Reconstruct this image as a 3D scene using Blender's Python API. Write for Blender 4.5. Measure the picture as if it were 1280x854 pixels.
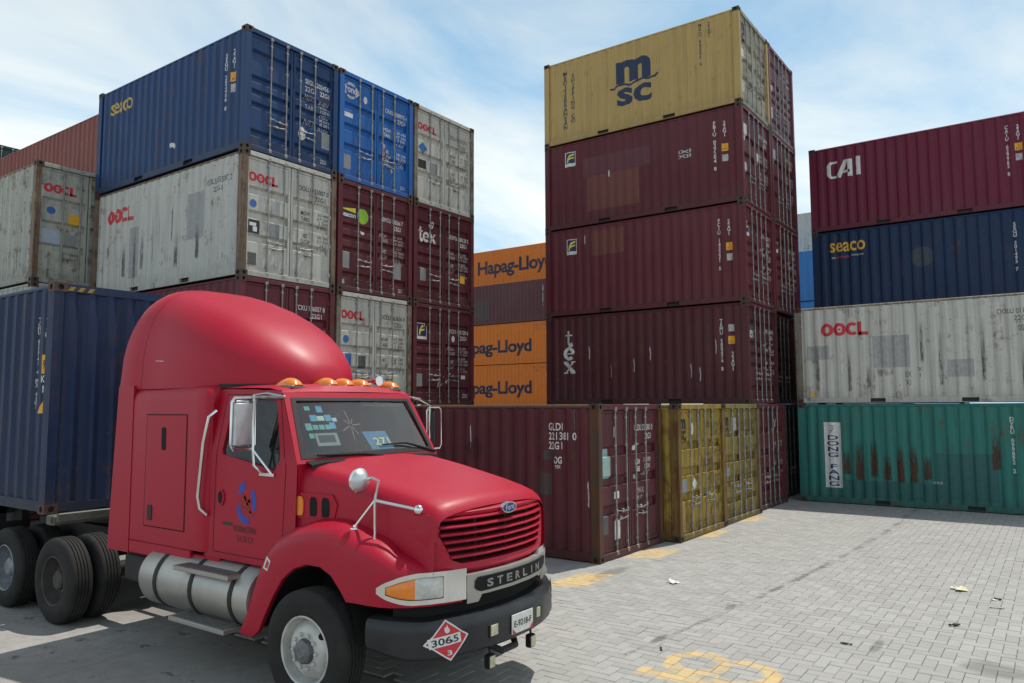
import bpy, bmesh, math, random
from mathutils import Vector, Matrix
random.seed(7)
R = math.radians
for o in list(bpy.data.objects): bpy.data.objects.remove(o)
SC = bpy.context.scene
COL = SC.collection

# ------------------------------------------------------------------ camera, sky, sun, exposure
YAW, PITCH, ROLL, CAMH, FPX = 0.622, 0.085, -0.004, 2.551, 952.7
fw = Vector((math.cos(YAW)*math.cos(PITCH), math.sin(YAW)*math.cos(PITCH), math.sin(PITCH)))
rt = Vector((math.sin(YAW), -math.cos(YAW), 0)); up = rt.cross(fw)
r2 = rt*math.cos(ROLL)+up*math.sin(ROLL); u2 = up*math.cos(ROLL)-rt*math.sin(ROLL)
cd = bpy.data.cameras.new('camera'); cam = bpy.data.objects.new('camera', cd); COL.objects.link(cam)
cd.sensor_width = 36; cd.lens = FPX/1280*36; cd.clip_end = 3000; cd.clip_start = 0.05
cam.matrix_world = Matrix(((r2.x, u2.x, -fw.x, 0), (r2.y, u2.y, -fw.y, 0), (r2.z, u2.z, -fw.z, CAMH), (0, 0, 0, 1)))
SC.camera = cam

TOSUN = Vector((0.40, -0.10, 1.0)).normalized()
SUN_EL = math.asin(TOSUN.z); SUN_ROT = math.atan2(TOSUN.x, TOSUN.y)
w = bpy.data.worlds.new('World'); SC.world = w; w.use_nodes = True
nt = w.node_tree; N = nt.nodes; LK = nt.links
for n in list(N): N.remove(n)
out = N.new('ShaderNodeOutputWorld'); bg = N.new('ShaderNodeBackground'); bg.inputs[1].default_value = 0.057
sky = N.new('ShaderNodeTexSky'); sky.sky_type = 'NISHITA'; sky.sun_disc = False
sky.sun_elevation = SUN_EL; sky.sun_rotation = SUN_ROT; sky.air_density = 1.0; sky.dust_density = 1.6; sky.ozone_density = 1.5
tc = N.new('ShaderNodeTexCoord'); sep = N.new('ShaderNodeSeparateXYZ'); LK.new(tc.outputs['Generated'], sep.inputs[0])
def wm(op, a, b=None):
    m = N.new('ShaderNodeMath'); m.operation = op
    for i, s in enumerate((a, b)):
        if s is None: continue
        if isinstance(s, (int, float)): m.inputs[i].default_value = s
        else: LK.new(s, m.inputs[i])
    return m.outputs[0]
zz = wm('ADD', wm('MAXIMUM', sep.outputs[2], 0.0), 0.16)
cmb = N.new('ShaderNodeCombineXYZ'); LK.new(wm('DIVIDE', sep.outputs[0], zz), cmb.inputs[0]); LK.new(wm('DIVIDE', sep.outputs[1], zz), cmb.inputs[1])
mp = N.new('ShaderNodeMapping'); mp.inputs['Location'].default_value = (0.75, 0.55, 0); mp.inputs['Rotation'].default_value = (0, 0, 0.5); mp.inputs['Scale'].default_value = (0.75, 1.25, 1)
LK.new(cmb.outputs[0], mp.inputs[0])
nz = N.new('ShaderNodeTexNoise'); nz.inputs['Scale'].default_value = 0.85; nz.inputs['Detail'].default_value = 7; nz.inputs['Roughness'].default_value = 0.55; nz.inputs['Distortion'].default_value = 0.6
LK.new(mp.outputs[0], nz.inputs['Vector'])
cr = N.new('ShaderNodeValToRGB'); cr.color_ramp.elements[0].position = 0.30; cr.color_ramp.elements[1].position = 0.55
cr.color_ramp.elements[0].color = (4.9, 10.6, 16.4, 1); cr.color_ramp.elements[1].color = (17.6, 18.8, 18.6, 1)
LK.new(nz.outputs[0], cr.inputs[0])
veil = wm('MINIMUM', wm('MAXIMUM', wm('SUBTRACT', 1.30, wm('MULTIPLY', sep.outputs[2], 1.15)), 0.0), 1.0)  # thin cloud veil, densest towards the horizon
mx = N.new('ShaderNodeMixRGB'); LK.new(veil, mx.inputs[0]); LK.new(sky.outputs[0], mx.inputs[1]); LK.new(cr.outputs[0], mx.inputs[2])
LK.new(mx.outputs[0], bg.inputs[0]); LK.new(bg.outputs[0], out.inputs[0])

sd = bpy.data.lights.new('sun', 'SUN'); sd.energy = 3.9; sd.angle = R(0.53); sd.color = (1.0, 0.955, 0.89)
so = bpy.data.objects.new('sun', sd); COL.objects.link(so); so.location = (0, 0, 60)
so.rotation_euler = (-TOSUN).to_track_quat('-Z', 'Y').to_euler()
VS = SC.view_settings; VS.view_transform = 'Standard'; VS.look = 'None'; VS.gamma = 1; VS.exposure = 0.0; VS.use_curve_mapping = False

# ------------------------------------------------------------------ material helpers
class NT:
    def __init__(s, name):
        s.m = bpy.data.materials.new(name); s.m.use_nodes = True; s.t = s.m.node_tree; s.n = s.t.nodes
        s.b = s.n['Principled BSDF']; s.o = s.n['Material Output']
    def new(s, k, **kw):
        n = s.n.new(k)
        for a, v in kw.items(): setattr(n, a, v)
        return n
    def put(s, sock, v):
        if hasattr(v, 'links') or isinstance(v, bpy.types.NodeSocket): s.t.links.new(v, sock)
        elif isinstance(v, (tuple, list)) and len(v) == 3 and len(getattr(sock, 'default_value', (0, 0, 0))) == 4: sock.default_value = (*v, 1)
        else: sock.default_value = v
    def math(s, op, a, b=None, c=None, clamp=False):
        n = s.new('ShaderNodeMath', operation=op, use_clamp=clamp)
        for i, v in enumerate((a, b, c)):
            if v is not None: s.put(n.inputs[i], v)
        return n.outputs[0]
    def mix(s, f, a, b, blend='MIX'):
        n = s.new('ShaderNodeMixRGB', blend_type=blend)
        s.put(n.inputs[0], f); s.put(n.inputs[1], a); s.put(n.inputs[2], b); return n.outputs[0]
    def coord(s, kind='Object'):
        return s.new('ShaderNodeTexCoord').outputs[kind]
    def mapping(s, v, loc=(0, 0, 0), scale=(1, 1, 1), rot=(0, 0, 0)):
        n = s.new('ShaderNodeMapping'); s.put(n.inputs[0], v)
        n.inputs['Location'].default_value = loc; n.inputs['Scale'].default_value = scale; n.inputs['Rotation'].default_value = rot
        return n.outputs[0]
    def noise(s, v, scale, detail=4, rough=0.55, dist=0.0):
        n = s.new('ShaderNodeTexNoise'); s.put(n.inputs['Vector'], v); n.inputs['Scale'].default_value = scale
        n.inputs['Detail'].default_value = detail; n.inputs['Roughness'].default_value = rough; n.inputs['Distortion'].default_value = dist
        return n.outputs[0]
    def ramp(s, f, p0, p1, c0=(0, 0, 0), c1=(1, 1, 1)):
        n = s.new('ShaderNodeValToRGB'); e = n.color_ramp.elements
        e[0].position = p0; e[1].position = p1; e[0].color = (*c0, 1); e[1].color = (*c1, 1); s.put(n.inputs[0], f); return n.outputs[0]
    def bump(s, h, strength=0.2, dist=0.01):
        n = s.new('ShaderNodeBump'); n.inputs['Strength'].default_value = strength; n.inputs['Distance'].default_value = dist
        s.put(n.inputs['Height'], h); s.t.links.new(n.outputs[0], s.b.inputs['Normal'])
    def set(s, **kw):
        for k, v in kw.items():
            k = {'col': 'Base Color', 'rough': 'Roughness', 'metal': 'Metallic', 'spec': 'Specular IOR Level', 'coat': 'Coat Weight', 'coatr': 'Coat Roughness', 'alpha': 'Alpha', 'trans': 'Transmission Weight'}[k]
            s.put(s.b.inputs[k], v)
        return s.m

_mats = {}
def plain(name, col, rough=0.6, metal=0.0, var=0.12, scale=6.0, spec=0.5, coat=0.0):
    if name in _mats: return _mats[name]
    t = NT(name); v = t.coord()
    n = t.noise(v, scale, 5)
    c = t.mix(t.ramp(n, 0.3, 0.7), tuple(x*(1-var) for x in col), tuple(min(1, x*(1+var)) for x in col))
    _mats[name] = t.set(col=c, rough=t.math('MULTIPLY_ADD', n, 0.25, rough-0.12, clamp=True), metal=metal, spec=spec, coat=coat)
    return _mats[name]

def paint(name, col, seed=0.0, rust=0.25, dirt=0.4, fade=0.25, rough=0.5, fadecol=None):
    """weathered container enamel: chalky fading, vertical run-off streaks, rust spots, soft dents"""
    if name in _mats: return _mats[name]
    t = NT(name); v = t.mapping(t.coord(), loc=(seed*7.3, seed*3.1, seed*1.7))
    big = t.noise(v, 0.55, 3); mid = t.noise(v, 3.2, 6, 0.65); fine = t.noise(v, 26, 4, 0.7)
    st = t.noise(t.mapping(v, scale=(5.5, 5.5, 0.28)), 1.6, 6, 0.62)
    st2 = t.noise(t.mapping(v, scale=(14, 14, 0.5), loc=(3, 9, 1)), 1.2, 4, 0.6)
    fc = fadecol or tuple(min(1, x*0.95+0.035) for x in col)
    c = t.mix(t.math('MULTIPLY', t.ramp(big, 0.38, 0.62), fade), col, fc)
    c = t.mix(t.math('MULTIPLY', t.ramp(mid, 0.45, 0.68), fade*0.7), c, fc)
    dk = tuple(x*0.45+0.008 for x in col)
    c = t.mix(t.math('MULTIPLY', t.ramp(st, 0.47, 0.66), dirt), c, dk)
    c = t.mix(t.math('MULTIPLY', t.math('MULTIPLY', t.ramp(st2, 0.50, 0.68), t.ramp(mid, 0.36, 0.60)), dirt*0.9), c, (0.055, 0.046, 0.038))
    sepz = t.new('ShaderNodeSeparateXYZ'); t.put(sepz.inputs[0], t.coord())
    foot = t.math('MULTIPLY', t.ramp(t.math('ADD', sepz.outputs[2], t.math('MULTIPLY', t.math('SUBTRACT', mid, 0.5), 0.9)), 0.02, 0.42, (1, 1, 1), (0, 0, 0)), dirt*0.8)   # road grime splashed along the foot
    c = t.mix(foot, c, (0.05, 0.042, 0.035))
    rs = t.math('MULTIPLY', t.ramp(t.noise(v, 2.6, 7, 0.72), 0.60-0.14*rust, 0.69-0.12*rust), t.ramp(st2, 0.36, 0.58))
    rs2 = t.ramp(t.noise(v, 17, 3, 0.6), 0.69-0.06*rust, 0.74-0.06*rust)
    rr = t.math('MULTIPLY', t.math('MAXIMUM', rs, rs2), min(1.0, 0.35+rust), clamp=True)
    c = t.mix(rr, c, t.mix(fine, (0.055, 0.022, 0.012), (0.19, 0.075, 0.03)))
    t.bump(t.math('ADD', t.math('MULTIPLY', mid, 0.6), t.math('MULTIPLY', big, 1.6)), 0.35, 0.02)
    _mats[name] = t.set(col=c, rough=t.math('MULTIPLY_ADD', mid, 0.3, rough-0.08, clamp=True), spec=0.3)
    return _mats[name]

def decal(name, col, worn=0.35):
    key = 'decal_'+name
    if key in _mats: return _mats[key]
    t = NT(key); v = t.coord()
    n = t.noise(v, 9, 6, 0.7)
    c = t.mix(t.ramp(n, 0.35, 0.75), col, tuple(x*0.72 for x in col))
    a = t.ramp(t.noise(v, 24, 5, 0.75), 0.30+0.12*worn, 0.36+0.12*worn)
    if worn <= 0: a = 1.0
    _mats[key] = t.set(col=c, rough=0.55, alpha=a)
    return _mats[key]

def streak(name, col, amt):
    t = NT('streak_'+name); g_ = t.coord('Generated'); v = t.coord('Object')
    sp = t.new('ShaderNodeSeparateXYZ'); t.put(sp.inputs[0], g_)
    side_ = t.math('SUBTRACT', 1.0, t.math('ABSOLUTE', t.math('MULTIPLY', t.math('SUBTRACT', sp.outputs[1], 0.5), 2.0)))
    tip = t.math('MULTIPLY', t.ramp(t.math('SUBTRACT', 1.0, sp.outputs[2]), 0.0, 0.6), t.ramp(sp.outputs[2], 0.0, 0.06))
    n = t.ramp(t.noise(t.mapping(v, scale=(1, 1.6, 0.35)), 14, 6, 0.7), 0.32, 0.66)
    a = t.math('MULTIPLY', t.math('MULTIPLY', t.ramp(side_, 0.0, 0.5), tip), t.math('MULTIPLY', n, amt))
    return t.set(col=col, rough=0.85, alpha=a)
WHITE = decal('white', (0.74, 0.74, 0.72), 0.2); BLACK = decal('black', (0.02, 0.022, 0.028), 0.2)
RED = decal('red', (0.62, 0.03, 0.05), 0.15); YEL = decal('yellow', (0.85, 0.42, 0.02), 0.1)
NAVY = decal('navy', (0.012, 0.03, 0.11), 0.0); LOGOY = decal('logo_yellow', (0.85, 0.68, 0.06), 0.0)
GREEN = decal('green', (0.30, 0.55, 0.04), 0.0); MSCB = decal('navy_logo', (0.012, 0.028, 0.075), 0.0)
GREYD = decal('grey_patch', (0.26, 0.27, 0.27), 0.0); BLUED = decal('blue_spot', (0.04, 0.14, 0.42), 0.1)
FADED = decal('faded_white', (0.52, 0.5, 0.49), 0.55); FADEB = decal('faded_black', (0.1, 0.1, 0.1), 0.55)
SEACO = decal('worn_gold', (0.62, 0.40, 0.06), 0.5); GOLD = decal('gold', (0.78, 0.42, 0.03), 0.1)
TEALD = decal('teal_notice', (0.32, 0.48, 0.45), 0.1)

RUSTRUN = streak('rust', (0.085, 0.035, 0.018), 1.6); SOOT = streak('soot', (0.10, 0.09, 0.08), 0.85)
STEEL = plain('galvanised_steel', (0.27, 0.275, 0.265), 0.5, 0.45, 0.4, 9)
CASTM = paint('casting_grime', (0.055, 0.047, 0.040), 91, rust=0.8, dirt=0.6)
DARKST = plain('dark_steel', (0.028, 0.027, 0.026), 0.7, 0.1, 0.4, 5)
RUBBER = plain('black_rubber', (0.012, 0.012, 0.013), 0.65, 0, 0.3, 8)
SHADOWGAP = plain('pocket_steel', (0.02, 0.018, 0.016), 0.85, 0, 0.3, 5)

# ------------------------------------------------------------------ mesh helpers
class MB:
    def __init__(s): s.v = []; s.f = []; s.mi = []; s.cur = 0
    def add(s, vs, fs):
        b = len(s.v); s.v += [tuple(p) for p in vs]
        for f in fs: s.f.append([i+b for i in f]); s.mi.append(s.cur)
        return s
    def box(s, x0, x1, y0, y1, z0, z1, ch=0.0):
        if ch <= 0:
            return s.add([(x0, y0, z0), (x1, y0, z0), (x1, y1, z0), (x0, y1, z0), (x0, y0, z1), (x1, y0, z1), (x1, y1, z1), (x0, y1, z1)],
                         [(0, 3, 2, 1), (4, 5, 6, 7), (0, 1, 5, 4), (1, 2, 6, 5), (2, 3, 7, 6), (3, 0, 4, 7)])
        c = ch; ring = lambda a, b, z: [(x0+a, y0+b, z), (x1-a, y0+b, z), (x1-b, y0+a, z), (x1-b, y1-a, z), (x1-a, y1-b, z), (x0+a, y1-b, z), (x0+b, y1-a, z), (x0+b, y0+a, z)]
        vs = ring(c*1.7, c, z0)+ring(c, 0, z0+c)+ring(c, 0, z1-c)+ring(c*1.7, c, z1)
        fs = [tuple(reversed(range(8))), tuple(range(24, 32))]
        for k in range(3):
            for i in range(8):
                j = (i+1) % 8; fs.append((k*8+i, k*8+j, k*8+8+j, k*8+8+i))
        return s.add(vs, fs)
    def tube(s, pts, r, n=8, caps=True):
        pts = [Vector(p) for p in pts]; rings = []; nrm = None
        for i, p in enumerate(pts):
            d = (pts[min(i+1, len(pts)-1)]-pts[max(i-1, 0)]).normalized()
            if nrm is None: nrm = d.orthogonal().normalized()
            else: nrm = (nrm-d*nrm.dot(d)).normalized()
            b = d.cross(nrm); rr = r[i] if isinstance(r, (list, tuple)) else r
            rings.append([p+(nrm*math.cos(2*math.pi*k/n)+b*math.sin(2*math.pi*k/n))*rr for k in range(n)])
        return s.grid(rings, True, caps)
    def grid(s, rings, closed=False, caps=False):
        n = len(rings[0]); vs = [p for r in rings for p in r]; fs = []
        for i in range(len(rings)-1):
            for k in range(n if closed else n-1):
                a = i*n+k; b = i*n+(k+1) % n; fs.append((a, b, b+n, a+n))
        if caps: fs.append(tuple(reversed(range(n)))); fs.append(tuple(range((len(rings)-1)*n, len(rings)*n)))
        return s.add(vs, fs)
    def lathe(s, prof, c, axis='x', n=40):
        """prof: list of (radius, offset along the axis)"""
        rings = []
        for r, a in prof:
            ring = []
            for k in range(n):
                q = 2*math.pi*k/n; u, v = r*math.cos(q), r*math.sin(q)
                ring.append((c[0]+a, c[1]+u, c[2]+v) if axis == 'x' else (c[0]+u, c[1]+a, c[2]+v) if axis == 'y' else (c[0]+u, c[1]+v, c[2]+a))
            rings.append(ring)
        return s.grid(rings, True)
    def prism(s, poly, d, fn):
        """poly: 2-D outline, fn(u,v,w)->xyz, extruded w 0..d"""
        n = len(poly); vs = [fn(u, v, 0) for u, v in poly]+[fn(u, v, d) for u, v in poly]
        fs = [tuple(reversed(range(n))), tuple(range(n, 2*n))]+[(i, (i+1) % n, n+(i+1) % n, n+i) for i in range(n)]
        return s.add(vs, fs)
    def mesh(s, name, smooth=None, org=(0, 0, 0)):
        m = bpy.data.meshes.new(name); ox, oy, oz = org
        m.from_pydata([(a-ox, b-oy, c-oz) for a, b, c in s.v], [], s.f)
        bm = bmesh.new(); bm.from_mesh(m); bmesh.ops.remove_doubles(bm, verts=bm.verts, dist=1e-5); bmesh.ops.recalc_face_normals(bm, faces=bm.faces)
        if smooth is not None:
            for f in bm.faces: f.smooth = True
            for e in bm.edges:
                if len(e.link_faces) != 2 or e.calc_face_angle(0) > smooth: e.smooth = False
        bm.to_mesh(m); bm.free(); return m

def obj(name, mesh, mat, parent=None, loc=(0, 0, 0), rot=(0, 0, 0)):
    o = bpy.data.objects.new(name, mesh); COL.objects.link(o)
    if mat is not None:
        if len(mesh.materials) == 0: mesh.materials.append(mat)
        if mesh.materials[0] is not mat:
            o.material_slots[0].link = 'OBJECT'; o.material_slots[0].material = mat
    o.parent = parent; o.location = loc; o.rotation_euler = rot
    return o
def thing(name, label, cat, loc=(0, 0, 0), rz=0.0, group=None):
    o = bpy.data.objects.new(name, None); COL.objects.link(o); o.empty_display_size = 0.3
    o.location = loc; o.rotation_euler = (0, 0, rz); o['label'] = label; o['category'] = cat
    if group: o['group'] = group
    return o
def tag(o, label, cat, group=None):
    o['label'] = label; o['category'] = cat
    if group: o['group'] = group
    return o

_txt = {}
def text_geo(s, bold=0.0, spacing=1.0, line=1.0):
    """outline of a word as (verts2d, faces) fitted into the unit square"""
    k = (s, bold, spacing, line)
    if k in _txt: return _txt[k]
    c = bpy.data.curves.new('t', 'FONT'); c.body = s; c.offset = bold; c.space_character = spacing; c.space_line = line
    c.align_x = 'CENTER' if '\n' in s else 'LEFT'; c.resolution_u = 3; c.fill_mode = 'FRONT'
    o = bpy.data.objects.new('t', c); COL.objects.link(o)
    dg = bpy.context.evaluated_depsgraph_get(); m = bpy.data.meshes.new_from_object(o.evaluated_get(dg))
    vs = [(v.co.x, v.co.y) for v in m.vertices]; fs = [tuple(p.vertices) for p in m.polygons]
    bpy.data.objects.remove(o); bpy.data.curves.remove(c); bpy.data.meshes.remove(m)
    x0 = min(v[0] for v in vs); x1 = max(v[0] for v in vs); y0 = min(v[1] for v in vs); y1 = max(v[1] for v in vs)
    _txt[k] = ([((a-x0)/(x1-x0), (b-y0)/(y1-y0)) for a, b in vs], fs); return _txt[k]
def rect_geo(): return ([(0, 0), (1, 0), (1, 1), (0, 1)], [(0, 1, 2, 3)])
def ell_geo(n=20): return ([(0.5+0.5*math.cos(2*math.pi*i/n), 0.5+0.5*math.sin(2*math.pi*i/n)) for i in range(n)], [tuple(range(n))])
def ring_geo(t=0.12, n=24):
    vs = []
    for i in range(n):
        c, s_ = math.cos(2*math.pi*i/n), math.sin(2*math.pi*i/n); vs += [(0.5+0.5*c, 0.5+0.5*s_), (0.5+(0.5-t)*c, 0.5+(0.5-t)*s_)]
    return (vs, [(2*i, (2*i+2) % (2*n), (2*i+3) % (2*n), 2*i+1) for i in range(n)])
def stroke_geo(lines):
    """thick poly-lines: [(points, width)] in the unit square"""
    vs = []; fs = []
    for pts, wd in lines:
        P = [Vector(p) for p in pts]; b = len(vs)
        for i, p in enumerate(P):
            d = (P[min(i+1, len(P)-1)]-P[max(i-1, 0)]).normalized(); n = Vector((-d.y, d.x))*wd*0.5
            vs += [tuple(p+n), tuple(p-n)]
        for i in range(len(P)-1): fs.append((b+2*i, b+2*i+1, b+2*i+3, b+2*i+2))
    return vs, fs
# serif lettering of the 'tex' mark, drawn by hand
TEX_T = stroke_geo([([(0.42, 1.0), (0.42, 0.2), (0.5, 0.07), (0.66, 0.03), (0.86, 0.14)], 0.27), ([(0.08, 0.70), (0.86, 0.70)], 0.09)])
def arc(cx, cy, rx, ry, a0, a1, n=14): return [(cx+rx*math.cos(R(a0+(a1-a0)*i/n)), cy+ry*math.sin(R(a0+(a1-a0)*i/n))) for i in range(n+1)]
TEX_E = stroke_geo([(arc(0.5, 0.5, 0.38, 0.42, 5, 318, 18), 0.27), ([(0.2, 0.5), (0.92, 0.5)], 0.1)])
TEX_X = stroke_geo([([(0.12, 0.95), (0.88, 0.05)], 0.3), ([(0.86, 0.95), (0.14, 0.05)], 0.12), ([(0.0, 0.95), (0.36, 0.95)], 0.08), ([(0.64, 0.95), (1.0, 0.95)], 0.08), ([(0, 0.05), (0.34, 0.05)], 0.08), ([(0.6, 0.05), (1.0, 0.05)], 0.08)])
CAI_G = stroke_geo([([(0.30, 0.86), (0.10, 0.86), (0.03, 0.72), (0.03, 0.2), (0.1, 0.06), (0.32, 0.06)], 0.13), ([(0.32, 0.0), (0.56, 0.92), (0.68, 0.92), (0.68, 0.0)], 0.14), ([(0.46, 0.3), (0.68, 0.3)], 0.13), ([(0.93, 0.0), (0.93, 1.0)], 0.13)])
def aspect(geo, w_): return ([(u/w_, v) for u, v in geo[0]], geo[1])
MSC_M = text_geo('m', 0.05); MSC_S = text_geo('sc', 0.03)
MSC_W = aspect(stroke_geo([([(0, 0.35), (0.5, 0.3), (1.1, 0.62), (1.7, 0.62), (2.4, 0.35), (3.0, 0.42), (3.7, 0.72), (4.3, 0.7), (5.0, 0.55), (5.6, 0.6), (6.0, 1.0)], 0.26)]), 6.0)
FLO_F = stroke_geo([([(0.12, 0.0), (0.2, 0.45), (0.42, 0.78), (0.95, 0.95)], 0.2), ([(0.3, 0.36), (0.55, 0.5), (0.9, 0.55)], 0.16)])
OOCL_G = aspect(stroke_geo([(arc(0.42, 0.5, 0.29, 0.37, 0, 360, 22), 0.25), (arc(1.24, 0.5, 0.29, 0.37, 0, 360, 22), 0.25), (arc(2.06, 0.5, 0.29, 0.37, 45, 315, 18), 0.25), ([(2.52, 1.0), (2.52, 0.0)], 0.26), ([(2.40, 0.125), (3.05, 0.125)], 0.25), ([(1.14, 0.5), (1.34, 0.5)], 0.14)]), 3.07)
F_FLAME = ([(0.5, 0), (0.75, 0.15), (0.8, 0.4), (0.66, 0.62), (0.58, 1.0), (0.44, 0.66), (0.3, 0.8), (0.2, 0.4), (0.3, 0.12)], [tuple(range(9))])
TRI_G = ([(0, 0), (1, 0), (1, 1)], [(0, 1, 2)])
DIA_G = ([(0.5, 0), (1, 0.5), (0.5, 1), (0, 0.5)], [(0, 1, 2, 3)])

# ------------------------------------------------------------------ containers
WD, HT, LN = 2.438, 2.591, 6.058
def corr(L, lo=0.165, pitch=0.278):
    """break points (y, offset) of the trapezoidal side sheet"""
    n = max(1, round((L-2*lo)/pitch)); p = (L-2*lo)/n; q = p/4; pts = [(lo, 0.046)]
    for i in range(n):
        y = lo+i*p; pts += [(y+q*0.5, 0.046), (y+q*1.5, 0.012), (y+q*2.5, 0.012), (y+q*3.5, 0.046)]
    pts.append((L-lo, 0.046)); return pts
def interp(pts, y):
    for (a, u), (b, v) in zip(pts, pts[1:]):
        if a <= y <= b: return u+(v-u)*(y-a)/(b-a) if b > a else v
    return pts[0][1] if y < pts[0][0] else pts[-1][1]
RIBS = {'A': [(1.70, 0.18), (1.20, 0.18), (0.72, 0.18)], 'B': [(2.02, 0.15), (1.47, 0.15), (1.20, 0.13), (0.93, 0.13), (0.33, 0.15)], 'C': [(1.86, 0.15), (1.30, 0.18), (0.86, 0.16), (0.42, 0.14)]}
def rib_prof(kind, H):
    """(z, y) of the door sheet from the sill up: flats at 0.066, channels at 0.108"""
    k = (H-0.26)/(2.591-0.26); pts = [(0.17, 0.066)]
    for z, h in sorted(RIBS[kind]):
        z = 0.13+(z-0.13)*k; pts += [(z-0.012, 0.066), (z-0.002, 0.070), (z+0.008, 0.092), (z+0.012, 0.122), (z+h-0.05, 0.122), (z+h, 0.066)]
    pts.append((H-0.17, 0.066)); return pts
_cm = {}
def cmesh(key, fn, smooth=None):
    if key not in _cm:
        mb = MB(); fn(mb); _cm[key] = mb.mesh(key[0], smooth)
    return _cm[key]
def m_side(L, H):
    def fn(mb):
        pts = corr(L); X = -WD/2
        rows = [(0.155, None), (H-0.088, None), (H-0.06, 0.05)]
        mb.grid([[(X+(o if fx is None else fx), y, z) for y, o in pts] for z, fx in rows])
    return cmesh(('side_wall', L, H), fn)
def m_toprail(L, H): return cmesh(('top_rail', L, H), lambda mb: mb.prism([(0.03, H-0.07), (0.10, H-0.07), (0.10, H-0.012), (0.072, H-0.010), (0.045, H-0.022), (0.030, H-0.045)], L-0.35, lambda u, v, d: (-WD/2+u, 0.175+d, v)))
def m_botrail(L, H):
    def fn(mb):
        X = -WD/2+0.004; c = L/2; hw = 0.18; px = [(c-1.02-hw, c-1.02+hw), (c+1.02-hw, c+1.02+hw)] if L < 7 else []
        y = 0.175
        for a, b in px: mb.box(X, X+0.06, y, a, 0.025, 0.157); mb.box(X+0.002, X+0.058, a, b, 0.136, 0.155); mb.box(X+0.002, X+0.058, a, b, 0.027, 0.04); y = b
        mb.box(X, X+0.06, y, L-0.175, 0.025, 0.157)
    return cmesh(('bottom_rail', L, H), fn)
def m_pocket(L, k):
    def fn(mb):
        X = -WD/2+0.05; c = L/2; a, b = c+k*1.02-0.185, c+k*1.02+0.185
        mb.add([(X, a, 0.03), (X, b, 0.03), (X, b, 0.15), (X, a, 0.15), (X+0.5, a, 0.03), (X+0.5, b, 0.03), (X+0.5, b, 0.15), (X+0.5, a, 0.15)], [(0, 1, 5, 4), (1, 2, 6, 5), (2, 3, 7, 6), (3, 0, 4, 7), (4, 5, 6, 7)])
    return cmesh(('fork_pocket', L, k), fn)
def m_post(H): return cmesh(('corner_post', H), lambda mb: (mb.box(-WD/2+0.004, -WD/2+0.125, 0.004, 0.05, 0.117, H-0.117), mb.box(-WD/2+0.003, -WD/2+0.06, 0.051, 0.17, 0.117, H-0.117), mb.box(-WD/2+0.061, -WD/2+0.13, 0.05, 0.11, 0.117, H-0.117)))
def m_cast():
    def plate(mb, fn, w_, h_):
        # a face with an oval opening: outer rectangle, inner octagon, recess
        cx, cy, a, b = w_/2, h_/2, w_*0.23, h_*0.33; n = 8
        inner = [(cx+a*math.cos(R(22.5+45*i)), cy+b*math.sin(R(22.5+45*i))) for i in range(n)]
        outer = [(w_, h_*0.7), (w_*0.7, h_), (w_*0.3, h_), (0, h_*0.7), (0, h_*0.3), (w_*0.3, 0), (w_*0.7, 0), (w_, h_*0.3)]
        vs = [fn(u, v, 0) for u, v in outer]+[fn(u, v, 0) for u, v in inner]+[fn(u, v, 0.05) for u, v in inner]+[fn(w_, h_, 0), fn(0, h_, 0), fn(0, 0, 0), fn(w_, 0, 0)]
        fs = [(i, (i+1) % 8, 8+(i+1) % 8, 8+i) for i in range(8)]+[(8+i, 8+(i+1) % 8, 16+(i+1) % 8, 16+i) for i in range(8)]+[tuple(range(16, 24)), (0, 24, 1), (2, 25, 3), (4, 26, 5), (6, 27, 7)]
        mb.add(vs, fs)
    def fn(mb):
        a, b, h = 0.162, 0.178, 0.118
        plate(mb, lambda u, v, d: (d, b-u, v), b, h)
        plate(mb, lambda u, v, d: (u, d, v), a, h)
        mb.add([(0, 0, 0), (a, 0, 0), (a, b, 0), (0, b, 0), (0, 0, h), (a, 0, h), (a, b, h), (0, b, h)], [(0, 3, 2, 1), (4, 5, 6, 7), (1, 2, 6, 5), (2, 3, 7, 6)])
    return cmesh(('corner_casting',), fn)
def m_roof(L, H):
    def fn(mb):
        n = int(L/0.209); rows = []
        for i in range(n+1):
            y0 = 0.16+(L-0.32)*i/n
            for dy, dz in ((0, 0), (0.05, 0.0), (0.08, 0.018), (0.14, 0.018)):
                y = y0+dy
                if y < L-0.16: rows.append([(-WD/2+0.08, y, H-0.034+dz), (WD/2-0.08, y, H-0.034+dz)])
        rows.append([(-WD/2+0.08, L-0.16, H-0.034), (WD/2-0.08, L-0.16, H-0.034)]); mb.grid(rows)
    return cmesh(('roof', L, H), fn)
def m_under(L): return cmesh(('floor', L), lambda mb: mb.box(-WD/2+0.07, WD/2-0.07, 0.13, L-0.13, 0.045, 0.13))
def m_end(L, H):
    def fn(mb):
        pts = corr(WD, 0.1, 0.25)
        mb.grid([[(x-WD/2, L-o*0.9+0.0, z) for x, o in pts] for z in (0.12, H-0.11)])
        mb.box(-WD/2+0.13, WD/2-0.13, L-0.1, L-0.005, H-0.112, H-0.012); mb.box(-WD/2+0.13, WD/2-0.13, L-0.1, L-0.005, 0.02, 0.125)
    return cmesh(('end_wall', L, H), fn)
def m_hdr(H): return cmesh(('door_header', H), lambda mb: mb.box(-WD/2+0.165, WD/2-0.165, 0.008, 0.13, H-0.105, H-0.01, 0.006))
def m_sill(H): return cmesh(('door_sill', H), lambda mb: mb.box(-WD/2+0.165, WD/2-0.165, 0.008, 0.14, 0.012, 0.118, 0.006))
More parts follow.
